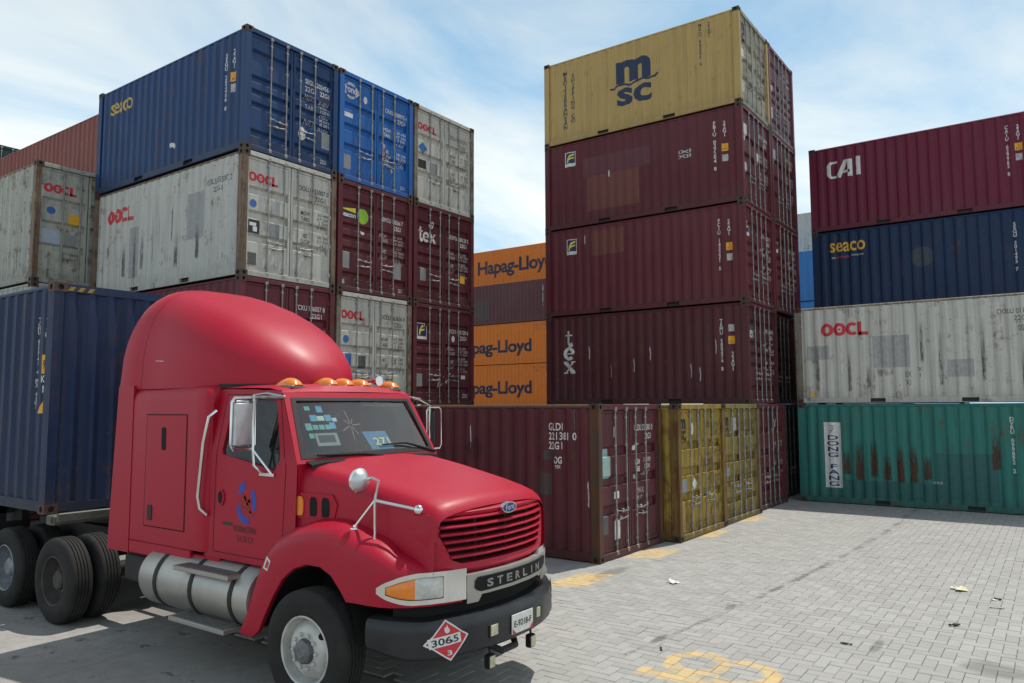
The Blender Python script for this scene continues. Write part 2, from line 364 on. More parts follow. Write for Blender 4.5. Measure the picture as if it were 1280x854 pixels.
def m_door(kind, H, s):
    def fn(mb):
        x0, x1 = (-1.085, -0.012) if s < 0 else (0.012, 1.085); z0, z1 = 0.128, H-0.116
        pr = rib_prof(kind, H); mb.grid([[(x0+0.04, y, z), (x1-0.04, y, z)] for z, y in pr])
        for z in (z0, z1-0.05): mb.box(x0, x1, 0.055, 0.11, z, z+0.05)
        for x in (x0, x1-0.05): mb.box(x, x+0.05, 0.054, 0.11, z0+0.05, z1-0.05)
        for z, h in RIBS[kind]: # channel end caps
            pass
    return cmesh(('door', kind, H, s), fn)
def m_gasket(H): return cmesh(('gasket', H), lambda mb: (mb.box(-0.012, 0.012, 0.075, 0.1, 0.128, H-0.116), mb.box(-1.1, 1.1, 0.085, 0.1, H-0.125, H-0.1)))
def m_rod(H, s):
    def fn(mb):
        mb.tube([(0, 0.03, 0.05), (0, 0.03, H-0.045)], 0.0155, 7)
        for z in (0.05, H-0.13): mb.box(-0.04, 0.04, 0.006, 0.05, z, z+0.075, 0.008)
        for z in (0.22, 0.62, 1.32, 1.86, H-0.26): mb.box(-0.032, 0.032, 0.022, 0.053, z, z+0.04, 0.005)
        mb.box(-0.024, 0.024, 0.006, 0.05, 0.74, 0.81, 0.006)
    return cmesh(('lock_rod', H, s), fn)
def m_handle(s):
    def fn(mb):
        mb.tube([(0, 0.012, 0), (s*0.06, 0.0, 0.0), (s*0.18, 0.004, -0.02), (s*0.36, 0.014, -0.02)], [0.011, 0.01, 0.01, 0.013], 6)
        mb.box(s*0.24-0.03, s*0.24+0.03, 0.012, 0.05, -0.045, 0.02, 0.006)
    return cmesh(('handle', s), fn)
def m_hinge(): return cmesh(('hinge',), lambda mb: mb.box(-0.055, 0.055, 0.035, 0.058, -0.05, 0.05, 0.008))

def conform(geo, box_, fn, breaks, axis):
    """lay flat artwork on a profiled sheet: cut it at every fold line, then push it onto the sheet"""
    vs, fs = geo; a0, a1, z0, z1 = box_
    me = bpy.data.meshes.new('d'); me.from_pydata([(a0+(a1-a0)*u, 0, z0+(z1-z0)*v) for u, v in vs], [], fs)
    bm = bmesh.new(); bm.from_mesh(me); bpy.data.meshes.remove(me)
    cs_ = [v.co.x if axis == 0 else v.co.z for v in bm.verts]; lo, hi = min(cs_), max(cs_)
    for b in breaks:
        if lo < b < hi:
            co = (b, 0, 0) if axis == 0 else (0, 0, b); no = (1, 0, 0) if axis == 0 else (0, 0, 1)
            bmesh.ops.bisect_plane(bm, geom=bm.verts[:]+bm.edges[:]+bm.faces[:], plane_co=co, plane_no=no, dist=1e-6)
    for v in bm.verts: v.co = fn(v.co.x, v.co.z)
    m = bpy.data.meshes.new('lettering'); bm.to_mesh(m); bm.free(); return m

def T(s, bold=0.0, sp=1.0, ln=1.0): return text_geo(s, bold, sp, ln)
def VT(s): return text_geo('\n'.join(s), 0.02, 1.0, 0.78)

def container(label, paint_mat, X, Y, Z, L=LN, H=HT, doors='A', side=(), front=(), detail=True, rods=None, postmat=None, front_wall=False, group=None, doormat=None):
    t = thing('shipping_container', label, 'container', (X+WD/2, Y, Z), 0.0, group)
    pm = postmat or paint_mat; rm = rods or STEEL; dm = doormat or paint_mat
    sideprof = corr(L)
    if front_wall:   # the closed end looks out at -Y: whole box turned round, artwork handled in turned coordinates
        obj('end_wall', m_end(L, H), paint_mat, t, (0, L, 0), (0, 0, math.pi))
    else: obj('end_wall', m_end(L, H), paint_mat, t)
    obj('side_wall', m_side(L, H), paint_mat, t); obj('side_wall', m_side(L, H), paint_mat, t, (0, L, 0), (0, 0, math.pi))
    obj('roof', m_roof(L, H), paint_mat, t); obj('floor', m_under(L), DARKST, t)
    for k in range(2):
        a = dict(loc=(0, L*k, 0), rot=(0, 0, math.pi*k))
        obj('top_rail', m_toprail(L, H), pm, t, **a)
        b = obj('bottom_rail', m_botrail(L, H), paint_mat, t, **a)
        if L < 7:
            for q in (-1, 1): obj('fork_pocket', m_pocket(L, q), SHADOWGAP, b)
        obj('corner_post', m_post(H), pm, t, **a)
    pmir = cmesh(('corner_post_right', H), lambda mb: (mb.box(WD/2-0.125, WD/2-0.004, 0.004, 0.05, 0.117, H-0.117), mb.box(WD/2-0.06, WD/2-0.003, 0.051, 0.17, 0.117, H-0.117), mb.box(WD/2-0.13, WD/2-0.061, 0.05, 0.11, 0.117, H-0.117)))
    obj('corner_post', pmir, pm, t); obj('corner_post', pmir, pm, t, (0, L, 0), (0, 0, math.pi))
    cm = m_cast(); cr_ = cmesh(('corner_casting_plain',), lambda mb: (mb.box(0, 0.162, 0, 0.178, 0, 0.118, 0.006)))
    for z in (0, H-0.118):
        obj('corner_casting', cm, CASTM, t, (-WD/2, 0, z))
        o = obj('corner_casting', cast_r(), CASTM, t, (WD/2-0.162, 0, z))
        obj('corner_casting', cast_back(), CASTM, t, (-WD/2, L-0.178, z)); obj('corner_casting', cr_, CASTM, t, (WD/2-0.162, L-0.178, z))
    if not front_wall:
        obj('door_header', m_hdr(H), dm, t); obj('door_sill', m_sill(H), dm, t); obj('gasket', m_gasket(H), RUBBER, t)
        for s in (-1, 1):
            d = obj('door', m_door(doors, H, s), dm, t)
            if detail:
                for x in (0.58, 0.18):
                    obj('lock_rod', m_rod(H, s), rm, d, (s*x, 0, 0))
                    obj('handle', m_handle(-s if x > 0.3 else s), rm, d, (s*x, 0, 0.78 if x > 0.3 else 0.66))
                for z in (0.3, 0.95, 1.6, H-0.35): obj('hinge', m_hinge(), dm, d, (s*1.1, 0, z))
    br = [y for y, o in sideprof]
    def sfn(d, z): return Vector((-WD/2+interp(sideprof, d)-0.0025, d, z))
    for it in side:
        nm, geo, d0, d1, z0, z1, mt = it[:7]
        eps = it[7] if len(it) > 7 else 0.0
        m = conform(geo, (d0, d1, z0, z1), lambda d, z: sfn(d, z)-Vector((eps, 0, 0)), br, 0); m.name = nm; obj(nm, m, mt, t)
    if front and not front_wall:
        pr = rib_prof(doors, H); brz = [z for z, y in pr]
        for it in front:
            nm, geo, x0, x1, z0, z1, mt = it[:7]
            eps = 0.003+(it[7] if len(it) > 7 else 0.0)
            m = conform(geo, (x0-WD/2, x1-WD/2, z0, z1), lambda x, z: Vector((x, interp(pr, z)-eps, z)), brz, 1); m.name = nm; obj(nm, m, mt, t)
    if front and front_wall:
        for it in front:
            nm, geo, x0, x1, z0, z1, mt = it[:7]
            m = conform(geo, (x0-WD/2, x1-WD/2, z0, z1), lambda x, z: Vector((x, 0.001-(0.002 if nm == 'hazard_stripe' else 0), z)), [], 1); m.name = nm; obj(nm, m, mt, t)
    return t
def cast_r():
    def fn(mb):
        src = m_cast(); mb.add([(0.162-v.co.x, v.co.y, v.co.z) for v in src.vertices], [tuple(p.vertices) for p in src.polygons])
    return cmesh(('corner_casting_right',), fn)
def cast_back():
    def fn(mb):
        src = m_cast(); mb.add([(v.co.x, 0.178-v.co.y, v.co.z) for v in src.vertices], [tuple(p.vertices) for p in src.polygons])
    return cmesh(('corner_casting_back',), fn)

# shared artwork -------------------------------------------------------------
def florens(d0=5.36, z0=1.86, w_=0.38, h_=0.44, e=0.0):
    return [('logo_plate', rect_geo(), d0, d0-w_, z0, z0+h_, WHITE, 0.001), ('logo', rect_geo(), d0-0.03, d0-w_+0.03, z0+0.1, z0+h_-0.025, NAVY, 0.003), ('logo_letter', FLO_F, d0-0.07, d0-w_+0.05, z0+0.12, z0+h_-0.06, LOGOY, 0.005)]
def vnum(s, d, z0, z1, mat=WHITE, w_=0.085): return [('lettering', VT(s), d+w_/2, d-w_/2, z0, z1, mat)]
def tags(d, zy, zw): return [('height_sticker', rect_geo(), d+0.085, d-0.085, zy-0.1, zy+0.1, YEL), ('lettering', T('I\nIO'), d+0.05, d-0.05, zy-0.07, zy+0.07, BLACK, 0.002), ('approval_sticker', rect_geo(), d+0.075, d-0.075, zw-0.09, zw+0.09, FADED)]
def ooclmark(d0, d1, z0, z1): return [('logo', OOCL_G, d0, d1, z0, z1, RED)]
def doornum(l1, l2, x0, x1, z1, mat):
    return [('lettering', T(l1, 0.012), x0, x1, z1-0.11, z1, mat), ('lettering', T(l2, 0.012), x0+(x1-x0)*0.55, x1-(x1-x0)*0.1, z1-0.27, z1-0.16, mat)]
def weights(mat, x0=1.5, z=1.5, gap=0.5):
    r = []
    for i, (a, b) in enumerate((('MGW\nTARE', '30 480\n67 200\n2 200\n4 850'), ('NET\nCU.CAP', '28 280\n62 350\n33.2\n1 172'))):
        r += [('lettering', T(a, 0.01), x0, x0+0.25, z-i*gap-0.1, z-i*gap+0.12, mat), ('lettering', T(b), x0+0.45, x0+0.78, z-i*gap-0.2, z-i*gap+0.14, mat)]
    return r
def smallprint(mat, x0, zs, w_=0.3): return [('lettering', T(a), x0, x0+w_, z, z+0.1, mat) for a, z in zs]
def placate(x0, z0, w_=0.2, h_=0.3, mat=None): return [('data_plate', rect_geo(), x0, x0+w_, z0, z0+h_, mat or GREYD)]

# ------------------------------------------------------------------ ground
def ground_materials():
    t = NT('joint_sand'); v = t.coord()
    g = t.set(col=t.mix(t.noise(v, 3, 6), (0.19, 0.185, 0.17), (0.27, 0.26, 0.24)), rough=0.95)
    t = NT('concrete'); v = t.new('ShaderNodeNewGeometry').outputs['Position']
    a = t.noise(v, 0.35, 4); b = t.noise(v, 5, 8, 0.7); c_ = t.noise(v, 60, 3)
    c = t.mix(t.ramp(a, 0.3, 0.7), (0.235, 0.23, 0.215), (0.37, 0.36, 0.335)); c = t.mix(t.math('MULTIPLY', t.ramp(b, 0.42, 0.62), 0.5), c, (0.22, 0.215, 0.20)); c = t.mix(t.math('MULTIPLY', t.ramp(c_, 0.5, 0.66), 0.45), c, (0.17, 0.165, 0.155))
    sp = t.ramp(t.noise(t.mapping(v, scale=(1, 0.55, 1)), 3.4, 6, 0.75), 0.60, 0.65); c = t.mix(t.math('MULTIPLY', sp, 0.75), c, (0.07, 0.068, 0.065))
    t.bump(t.math('ADD', b, t.math('MULTIPLY', c_, 0.4)), 0.35, 0.01)
    conc = t.set(col=c, rough=0.92, spec=0.25)
    # pavers, with the yard's yellow paint (bay dashes and a bay number) sprayed on them
    t = NT('paver_block'); geo = t.new('ShaderNodeNewGeometry'); v = geo.outputs['Position']
    oi = t.new('ShaderNodeObjectInfo'); at = t.new('ShaderNodeAttribute', attribute_name='tint')
    rnd = t.math('FRACT', t.math('ADD', oi.outputs['Random'], at.outputs['Fac']))
    c = t.mix(rnd, (0.325, 0.32, 0.30), (0.385, 0.38, 0.357))
    big = t.noise(v, 0.22, 5, 0.6); mid = t.noise(v, 2.6, 7, 0.7); fine = t.noise(v, 45, 4, 0.7)
    c = t.mix(t.math('MULTIPLY', t.ramp(big, 0.42, 0.72), 0.28), c, (0.27, 0.265, 0.25))
    c = t.mix(t.math('MULTIPLY', t.ramp(mid, 0.52, 0.8), 0.35), c, (0.23, 0.225, 0.215))
    c = t.mix(t.math('MULTIPLY', t.ramp(fine, 0.45, 0.8), 0.35), c, (0.2, 0.2, 0.19))
    sep = t.new('ShaderNodeSeparateXYZ'); t.put(sep.inputs[0], v); px, py = sep.outputs[0], sep.outputs[1]
    def stain(cx, cy, rx, ry, amt=1.0):
        d = t.math('ADD', t.math('POWER', t.math('DIVIDE', t.math('SUBTRACT', px, cx), rx), 2), t.math('POWER', t.math('DIVIDE', t.math('SUBTRACT', py, cy), ry), 2))
        d = t.math('ADD', d, t.math('MULTIPLY', t.math('SUBTRACT', mid, 0.5), 2.2))
        return t.math('MULTIPLY', t.ramp(d, 0.35, 1.0, (1, 1, 1), (0, 0, 0)), amt)
    st = None
    for s in ((7.95, 3.72, 0.24, 0.07, .7), (9.7, 3.55, 0.2, 0.06, .6), (9.0, 1.72, .3, .06, .5), (8.9, 0.62, .3, .35, .45), (10.55, 5.75, .7, .16, .5)):
        f = stain(*s); st = f if st is None else t.math('MAXIMUM', st, f)
    # long oily seam where two laying fields meet
    seam = t.math('ABSOLUTE', t.math('SUBTRACT', t.math('SUBTRACT', py, 3.0), t.math('MULTIPLY', t.math('POWER', t.math('SUBTRACT', 18.7, px), 2.0), 0.006)))
    seam = t.math('ADD', seam, t.math('MULTIPLY', t.math('SUBTRACT', t.noise(v, 7, 5, 0.7), 0.5), 0.16))
    wide = t.math('MULTIPLY_ADD', px, 0.0045, 0.004)
    sm = t.math('SUBTRACT', 1.0, t.math('DIVIDE', seam, wide), clamp=True)
    sm = t.math('MULTIPLY', t.math('MULTIPLY', sm, 1.8, clamp=True), t.ramp(t.noise(v, 1.3, 3), 0.44, 0.62, (0.0, 0.0, 0.0), (0.62, 0.62, 0.62)))
    sm = t.math('MULTIPLY', sm, t.math('GREATER_THAN', px, 7.2))
    st = t.math('MAXIMUM', st, sm)
    c = t.mix(st, c, (0.10, 0.098, 0.095))
    def absd(a, k): return t.math('ABSOLUTE', t.math('SUBTRACT', a, k))
    # dashes: one per bay along the door line
    cell = t.math('SUBTRACT', t.math('MODULO', t.math('ADD', t.math('SUBTRACT', px, 9.99), 1.25+25), 2.49), 1.25)
    q = t.math('ADD', t.math('MULTIPLY', t.math('SUBTRACT', py, 5.92), 0.55), 0.0)
    d1 = t.math('MAXIMUM', t.math('SUBTRACT', t.math('ABSOLUTE', t.math('ADD', cell, q)), 0.48), t.math('SUBTRACT', absd(py, 5.88), 0.24))
    d1 = t.math('MAXIMUM', d1, t.math('SUBTRACT', 9.2, px)); d1 = t.math('MAXIMUM', d1, t.math('SUBTRACT', px, 18.2))
    # painted figure: a ring with a tail and a second stroke
    def ell(cx, cy, rx, ry):
        return t.math('SQRT', t.math('ADD', t.math('POWER', t.math('DIVIDE', t.math('SUBTRACT', px, cx), rx), 2), t.math('POWER', t.math('DIVIDE', t.math('SUBTRACT', py, cy), ry), 2)))
    d2 = t.math('MULTIPLY', t.math('SUBTRACT', absd(ell(7.42, 3.07, 0.33, 0.30), 0.84), 0.2), 0.3)
    d3 = t.math('MULTIPLY', t.math('SUBTRACT', absd(ell(7.38, 2.62, 0.36, 0.36), 0.84), 0.16), 0.3); d3 = t.math('MAXIMUM', d3, t.math('SUBTRACT', py, 2.78))
    d4 = t.math('MAXIMUM', t.math('SUBTRACT', absd(px, 6.92), 0.09), t.math('SUBTRACT', absd(py, 3.1), 0.36))
    dd = t.math('MINIMUM', t.math('MINIMUM', d1, d2), t.math('MINIMUM', d3, d4))
    dd = t.math('ADD', dd, t.math('MULTIPLY', t.math('SUBTRACT', mid, 0.5), 0.16))
    ym = t.math('MULTIPLY', t.ramp(dd, 0.0, 0.035, (1, 1, 1), (0, 0, 0)), t.ramp(t.noise(v, 11, 6, 0.75), 0.33, 0.62, (0.2, 0.2, 0.2), (0.85, 0.85, 0.85)))
    ym = t.math('MULTIPLY', ym, t.math('MULTIPLY_ADD', rnd, 0.45, 0.55))
    c = t.mix(ym, c, t.mix(fine, (0.66, 0.43, 0.10), (0.74, 0.50, 0.14)))
    t.bump(t.math('ADD', mid, t.math('MULTIPLY', fine, 0.6)), 0.3, 0.006)
    pav = t.set(col=c, rough=0.9, spec=0.25)
    return g, conc, pav
SAND, CONC, PAVER = ground_materials()
mb = MB(); mb.add([(-500, -500, -0.02), (500, -500, -0.02), (500, 500, -0.02), (-500, 500, -0.02)], [(0, 1, 2, 3)])
g = obj('ground', mb.mesh('ground'), SAND); g['kind'] = 'structure'
mb = MB()
for i in range(-6, 3):
    for j in range(-4, 12):
        x1 = 5.3-0.0 - (2-i)*4.0; x0 = x1-3.992; mb.box(x0, x1, j*4.0, j*4.0+3.992, -0.018, 0.0)
cs = obj('concrete_apron', mb.mesh('concrete_apron'), CONC); cs['kind'] = 'structure'
yard = bpy.data.objects.new('paved_yard', None); COL.objects.link(yard); yard['kind'] = 'structure'
yard.location = (0, 0, 0)
A = 0.125; GAP = 0.004
def paver_verts(cx, cy, hx, hy, z, tx, ty):
    c = 0.005; P = []
    for (a, b, zz_) in ((hx, hy, -0.0195), (hx, hy, -0.005), (hx-c, hy-c, 0.0)):
        for sx, sy in ((-1, -1), (1, -1), (1, 1), (-1, 1)):
            x, y = sx*a, sy*b; P.append((cx+x, cy+y, z+zz_+(tx*x+ty*y if zz_ > -0.01 else 0)))
    F = [(8, 9, 10, 11)]
    for k in (0, 4):
        for i in range(4): F.append((k+i, k+(i+1) % 4, k+4+(i+1) % 4, k+4+i))
    return P, F
mb = MB(); mb.add(*paver_verts(0, 0, A-GAP/2, A/2-GAP/2, 0, 0, 0)); PM = mb.mesh('paver')
PM.attributes.new('tint', 'FLOAT', 'POINT')
cells = []
ix0, ix1, iy0, iy1 = int(5.32/A)+1, int(23.6/A), int(-1.6/A), int(8.2/A)
for i in range(ix0, ix1):
    for j in range(iy0, iy1):
        k = (i-j) % 4
        if k == 0: cells.append(((i+1)*A, (j+0.5)*A, 0))
        elif k == 3: cells.append(((i+0.5)*A, (j+1)*A, 1))
def seen(x, y):
    f = x*math.cos(YAW)+y*math.sin(YAW); r = x*math.sin(YAW)-y*math.cos(YAW)
    if f < 0.5: return None
    u = 640+FPX*r/f; v_ = 427+FPX*(CAMH/f+math.tan(PITCH)*0)  # rough row below the horizon
    return f, u, FPX*CAMH/f
near = []
for c in cells:
    s_ = seen(c[0], c[1])
    if s_ and 660 < s_[1] < 1285 and s_[2] < 352 and not (s_[1] < 700 and s_[2] > 300): near.append((s_[0], c))
near.sort(key=lambda a: a[0]); nearset = set(c for _, c in near[:300])
pv = []; pf = []; tint = []
for c in cells:
    z = random.gauss(0, 0.0012); tx, ty = random.gauss(0, 0.006), random.gauss(0, 0.006)
    if c in nearset:
        o = obj('paver', PM, PAVER, yard, (c[0], c[1], z), (ty*0.8, -tx*0.8, math.pi/2*c[2]))
    else:
        hx, hy = (A-GAP/2, A/2-GAP/2) if c[2] == 0 else (A/2-GAP/2, A-GAP/2)
        P, F = paver_verts(c[0]+random.gauss(0, .0008), c[1]+random.gauss(0, .0008), hx, hy, z, tx, ty); b = len(pv); pv += P; pf += [tuple(i+b for i in f) for f in F]; tint += [random.random()]*12
m = bpy.data.meshes.new('paver_field'); m.from_pydata(pv, [], pf)
a_ = m.attributes.new('tint', 'FLOAT', 'POINT'); a_.data.foreach_set('value', tint)
o = obj('paver_field', m, PAVER, yard); o['kind'] = 'stuff'

# ------------------------------------------------------------------ the stacks
MAR = (0.112, 0.018, 0.027)
P_ = lambda n, c, s, **k: paint(n, c, s, **k)
maroon = lambda i, **k: paint('maroon_enamel_%d' % i, tuple(x*(0.85+0.35*((i*37) % 10)/10) for x in MAR), i, **k)
OOCLW = lambda i, **k: paint('pale_grey_enamel_%d' % i, (0.53, 0.525, 0.475), i+20, rust=0.3, dirt=0.3, fade=0.15, **k)
RUSTP = paint('rusty_post', (0.20, 0.15, 0.10), 55, rust=0.9, dirt=0.7)
RUSTG = paint('grimy_grey_post', (0.22, 0.20, 0.16), 57, rust=0.8, dirt=0.8)

# --- left stack: door ends at Y=13.08, three wide, four tiers
XL, YL, PW = 9.01, 13.08, 2.498
container('dark blue container with worn gold letters, topmost corner of the stack behind the truck', P_('deep_blue', (0.010, 0.050, 0.155), 1, rust=0.3, dirt=0.5), XL, YL, 3*HT, doors='B',
    side=[('logo', T('seaco', 0.012), 5.45, 4.5, 1.9, 2.18, SEACO)]+vnum('SEGU 202456 8', 0.73, 0.94, 2.17)+vnum('22G1', 0.46, 1.78, 2.2)+tags(0.45, 1.6, 1.36)+[('scrape', stroke_geo([([(0, 0.4), (0.3, 0.55), (0.7, 0.5), (1, 0.2)], 0.5)]), 2.75, 2.6, 0.5, 0.7, WHITE)],
    front=doornum('SEGU 202456 8', '22G1', 1.55, 2.3, 2.0, WHITE)+[('lettering', T('22G1'), 1.55, 1.85, 1.72, 1.83, WHITE)]+smallprint(FADED, 1.55, (('MGW', 1.55), ('TARE', 1.32), ('NET', 0.98)))+[('lettering', T('30 480 KG\n67 200 LB\n2 230 KG\n4 920 LB\n28 250 KG\n62 280 LB\n33.2 CU.M'), 1.95, 2.3, 0.95, 1.62, WHITE), ('round_sticker', ell_geo(), 1.38, 1.58, 0.58, 0.88, WHITE), ('data_plate', rect_geo(), 2.03, 2.27, 0.55, 0.92, GREYD), ('lettering', T('22G1'), 2.0, 2.16, 0.2, 0.29, WHITE)])
container('bright blue container with an oval white emblem on its door, top tier', P_('bright_blue', (0.012, 0.125, 0.42), 2, rust=0.15, dirt=0.35), XL+PW, YL, 3*HT, doors='A',
    front=[('logo', ring_geo(0.07), 0.14, 0.62, 2.02, 2.33, WHITE), ('logo', ring_geo(0.06), 0.2, 0.56, 1.98, 2.37, WHITE), ('logo_lettering', T('cronos', 0.02), 0.11, 0.65, 2.12, 2.24, WHITE, 0.002), ('round_sticker', ell_geo(), 0.78, 0.9, 2.0, 2.18, WHITE), ('sticker', rect_geo(), 0.16, 0.45, 1.52, 1.63, WHITE), ('data_plate', rect_geo(), 0.18, 0.4, 0.28, 0.62, GREYD)]+doornum('CRXU 308975 6', '22G1', 1.5, 2.28, 2.12, WHITE)+weights(WHITE, 1.45, 1.5, 0.55)+[('streamer', stroke_geo([([(0.1, 1), (0.25, 0.6), (0.5, 0.35), (0.95, 0)], 0.14), ([(0.2, 0.8), (0.45, 0.2), (0.8, 0.1)], 0.1)]), 1.42, 1.78, 0.55, 1.25, FADED), ('lettering', T('22G1'), 2.05, 2.2, 0.2, 0.28, WHITE)])
container('weathered pale grey container at the far end of the top tier, next to open sky', OOCLW(3), XL+2*PW, YL, 3*HT, doors='A', postmat=RUSTG,
    front=[('logo', OOCL_G, 0.17, 0.92, 1.97, 2.16, RED), ('diamond_sticker', DIA_G, 0.2, 0.55, 1.35, 1.65, BLUED), ('sticker', rect_geo(), 0.2, 0.5, 0.95, 1.18, BLACK), ('data_plate', rect_geo(), 0.68, 0.95, 0.9, 1.2, GREYD)]+doornum('OOLU 036725 5', '22G1', 1.42, 2.2, 2.16, FADEB)+weights(FADEB, 1.45, 1.5, 0.5))
container('white container with red lettering on side and door, below the dark blue one', OOCLW(4), XL, YL, 2*HT, doors='A', postmat=RUSTP,
    side=ooclmark(5.42, 4.25, 1.74, 2.1)+[('lettering', T('OOLU 055707 2', 0.01), 1.3, 0.43, 2.02, 2.14, FADEB), ('lettering', T('22G1', 0.01), 1.05, 0.75, 1.85, 1.96, FADEB), ('lettering', T('OG\nIT'), 0.92, 0.8, 1.5, 1.72, FADEB), ('paint_patch', rect_geo(), 2.0, 1.35, 0.95, 1.95, decal('patch_grey', (0.37, 0.37, 0.355), 0.3), -0.001), ('paint_patch', rect_geo(), 4.35, 4.0, 0.35, 1.55, decal('patch_grey', (0.37, 0.37, 0.355), 0.3), -0.001)]+[('scuff', rect_geo(), d+0.05, d-0.05, z0, z1, SOOT) for d, z0, z1 in ((4.1, 0.3, 1.6), (3.8, 0.5, 1.4), (3.35, 0.6, 1.8), (3.1, 0.9, 1.9), (2.4, 0.4, 1.2), (2.6, 1.0, 2.0), (1.6, 0.5, 1.3), (4.6, 0.4, 1.3))],
    front=[('logo', OOCL_G, 0.17, 0.9, 1.97, 2.17, RED), ('round_sticker', ell_geo(), 0.22, 0.38, 1.43, 1.6, BLUED), ('pictogram_sticker', rect_geo(), 0.15, 0.46, 0.9, 1.18, BLACK), ('pictogram', rect_geo(), 0.22, 0.38, 1.05, 1.12, WHITE, 0.002), ('pictogram', rect_geo(), 0.3, 0.4, 0.94, 1.04, WHITE, 0.002), ('data_plate', rect_geo(), 0.7, 0.95, 0.88, 1.18, GREYD), ('faded_patch', rect_geo(), 0.75, 0.95, 1.35, 1.65, decal('patch_light', (0.4, 0.41, 0.42), 0.3)), ('notice', rect_geo(), 0.15, 0.4, 0.25, 0.5, FADEB)]+doornum('OOLU 055007 0', '22G1', 1.42, 2.25, 2.17, BLACK)+weights(BLACK, 1.5, 1.5, 0.5))
container('maroon container with a lime green disc on its door', maroon(5, rust=0.3), XL+PW, YL, 2*HT, doors='B',
    front=[('logo', rect_geo(), 0.08, 0.6, 1.72, 2.0, BLACK, -0.001), ('logo', ([(0, 0.5), (1, 0.15), (1, 0.95)], [(0, 1, 2)]), 0.12, 0.58, 1.85, 2.0, LOGOY, 0.001), ('logo_lettering', T('Beacon', 0.03), 0.12, 0.58, 1.75, 1.87, WHITE, 0.003), ('logo', rect_geo(), 0.08, 0.11, 1.72, 2.02, WHITE, 0.002), ('disc', ell_geo(), 0.62, 0.98, 1.66, 2.03, GREEN), ('sticker', ell_geo(), 0.74, 0.86, 1.4, 1.5, WHITE), ('data_plate', rect_geo(), 0.2, 0.4, 0.55, 0.95, GREYD), ('sticker', rect_geo(), 0.1, 0.26, 0.12, 0.28, TEALD)]+doornum('BMOU 288266 7', '22G1', 1.46, 2.15, 1.97, WHITE)+weights(FADED, 1.4, 1.45, 0.4)+[('lettering', T('22G1'), 2.0, 2.14, 0.18, 0.27, WHITE), ('paint_patch', rect_geo(), 1.85, 2.1, 0.5, 0.9, GREYD)])
container('maroon container with white serif letters under a small round mark', maroon(6, rust=0.35), XL+2*PW, YL, 2*HT, doors='B',
    front=[('logo_letter', TEX_T, 0.22, 0.42, 1.63, 2.0, WHITE), ('logo_letter', TEX_E, 0.4, 0.64, 1.63, 1.88, WHITE), ('logo_letter', TEX_X, 0.64, 0.9, 1.63, 1.88, WHITE), ('round_mark', ell_geo(), 0.68, 0.86, 2.02, 2.2, WHITE), ('round_mark', ring_geo(0.2), 0.72, 0.82, 2.06, 2.16, BLACK, 0.002), ('data_plate', rect_geo(), 0.3, 0.52, 0.6, 0.95, GREYD), ('sticker', rect_geo(), 1.9, 2.1, 0.72, 0.92, YEL)]+doornum('TEMU 508128 5', '22G1', 1.46, 2.25, 1.98, WHITE)+weights(FADED, 1.45, 1.42, 0.35))
container('maroon container whose door top shows between truck roof and white container', maroon(7, rust=0.3), XL, YL, HT, doors='A',
    front=doornum('TCKU 586057 8', '22G1', 1.4, 2.2, 2.15, WHITE)+weights(FADED, 1.45, 1.5, 0.5))
container('light grey container with red door lettering, lowest one visible above the truck', OOCLW(8), XL+PW, YL, HT, doors='A', postmat=RUSTG,
    front=[('logo', OOCL_G, 0.17, 0.9, 1.97, 2.18, RED), ('round_sticker', ell_geo(), 0.25, 0.42, 1.42, 1.6, BLUED), ('data_plate', rect_geo(), 0.72, 0.95, 0.85, 1.15, FADEB), ('sticker', rect_geo(), 0.12, 0.32, 0.9, 1.18, decal('pale_blue', (0.4, 0.46, 0.55), 0.2)), ('sticker', rect_geo(), 0.32, 0.5, 0.9, 1.18, BLUED)]+doornum('OOLU 363636 0', '22G1', 1.42, 2.25, 2.17, BLACK)+weights(BLACK, 1.42, 1.5, 0.5))
container('maroon container with a yellow F on blue door plate, beside the orange stack', maroon(9, rust=0.35), XL+2*PW, YL, HT, doors='B',
    front=[('logo_plate', rect_geo(), 0.2, 0.56, 1.68, 2.1, WHITE, 0.0), ('logo', rect_geo(), 0.22, 0.54, 1.76, 2.08, NAVY, 0.002), ('logo_letter', FLO_F, 0.26, 0.5, 1.79, 2.05, LOGOY, 0.004), ('round_sticker', ell_geo(), 1.55, 1.68, 1.68, 1.85, WHITE), ('sticker', rect_geo(), 1.95, 2.12, 0.7, 0.8, WHITE), ('data_plate', rect_geo(), 0.15, 0.4, 0.45, 0.8, GREYD)]+doornum('FCIU 405120 6', '22G1', 1.46, 2.25, 2.02, WHITE)+weights(FADED, 1.45, 1.42, 0.35)+[('lettering', T('22G1'), 2.0, 2.2, 0.2, 0.3, WHITE), ('streamer', stroke_geo([([(0, 0), (0.1, 0.6), (0.3, 0.2), (0.5, 0.9), (0.7, 0.3), (1, 1)], 0.06), ([(0.1, 0.1), (0.5, 0.3), (0.9, 0.6)], 0.05)]), 1.0, 1.5, 0.45, 0.85, WHITE)])
for i in range(3):
    container('plain maroon container in the bottom tier behind the truck', maroon(10, rust=0.3), XL+i*PW, YL, 0, group='bottom tier of the stack behind the truck', detail=False)

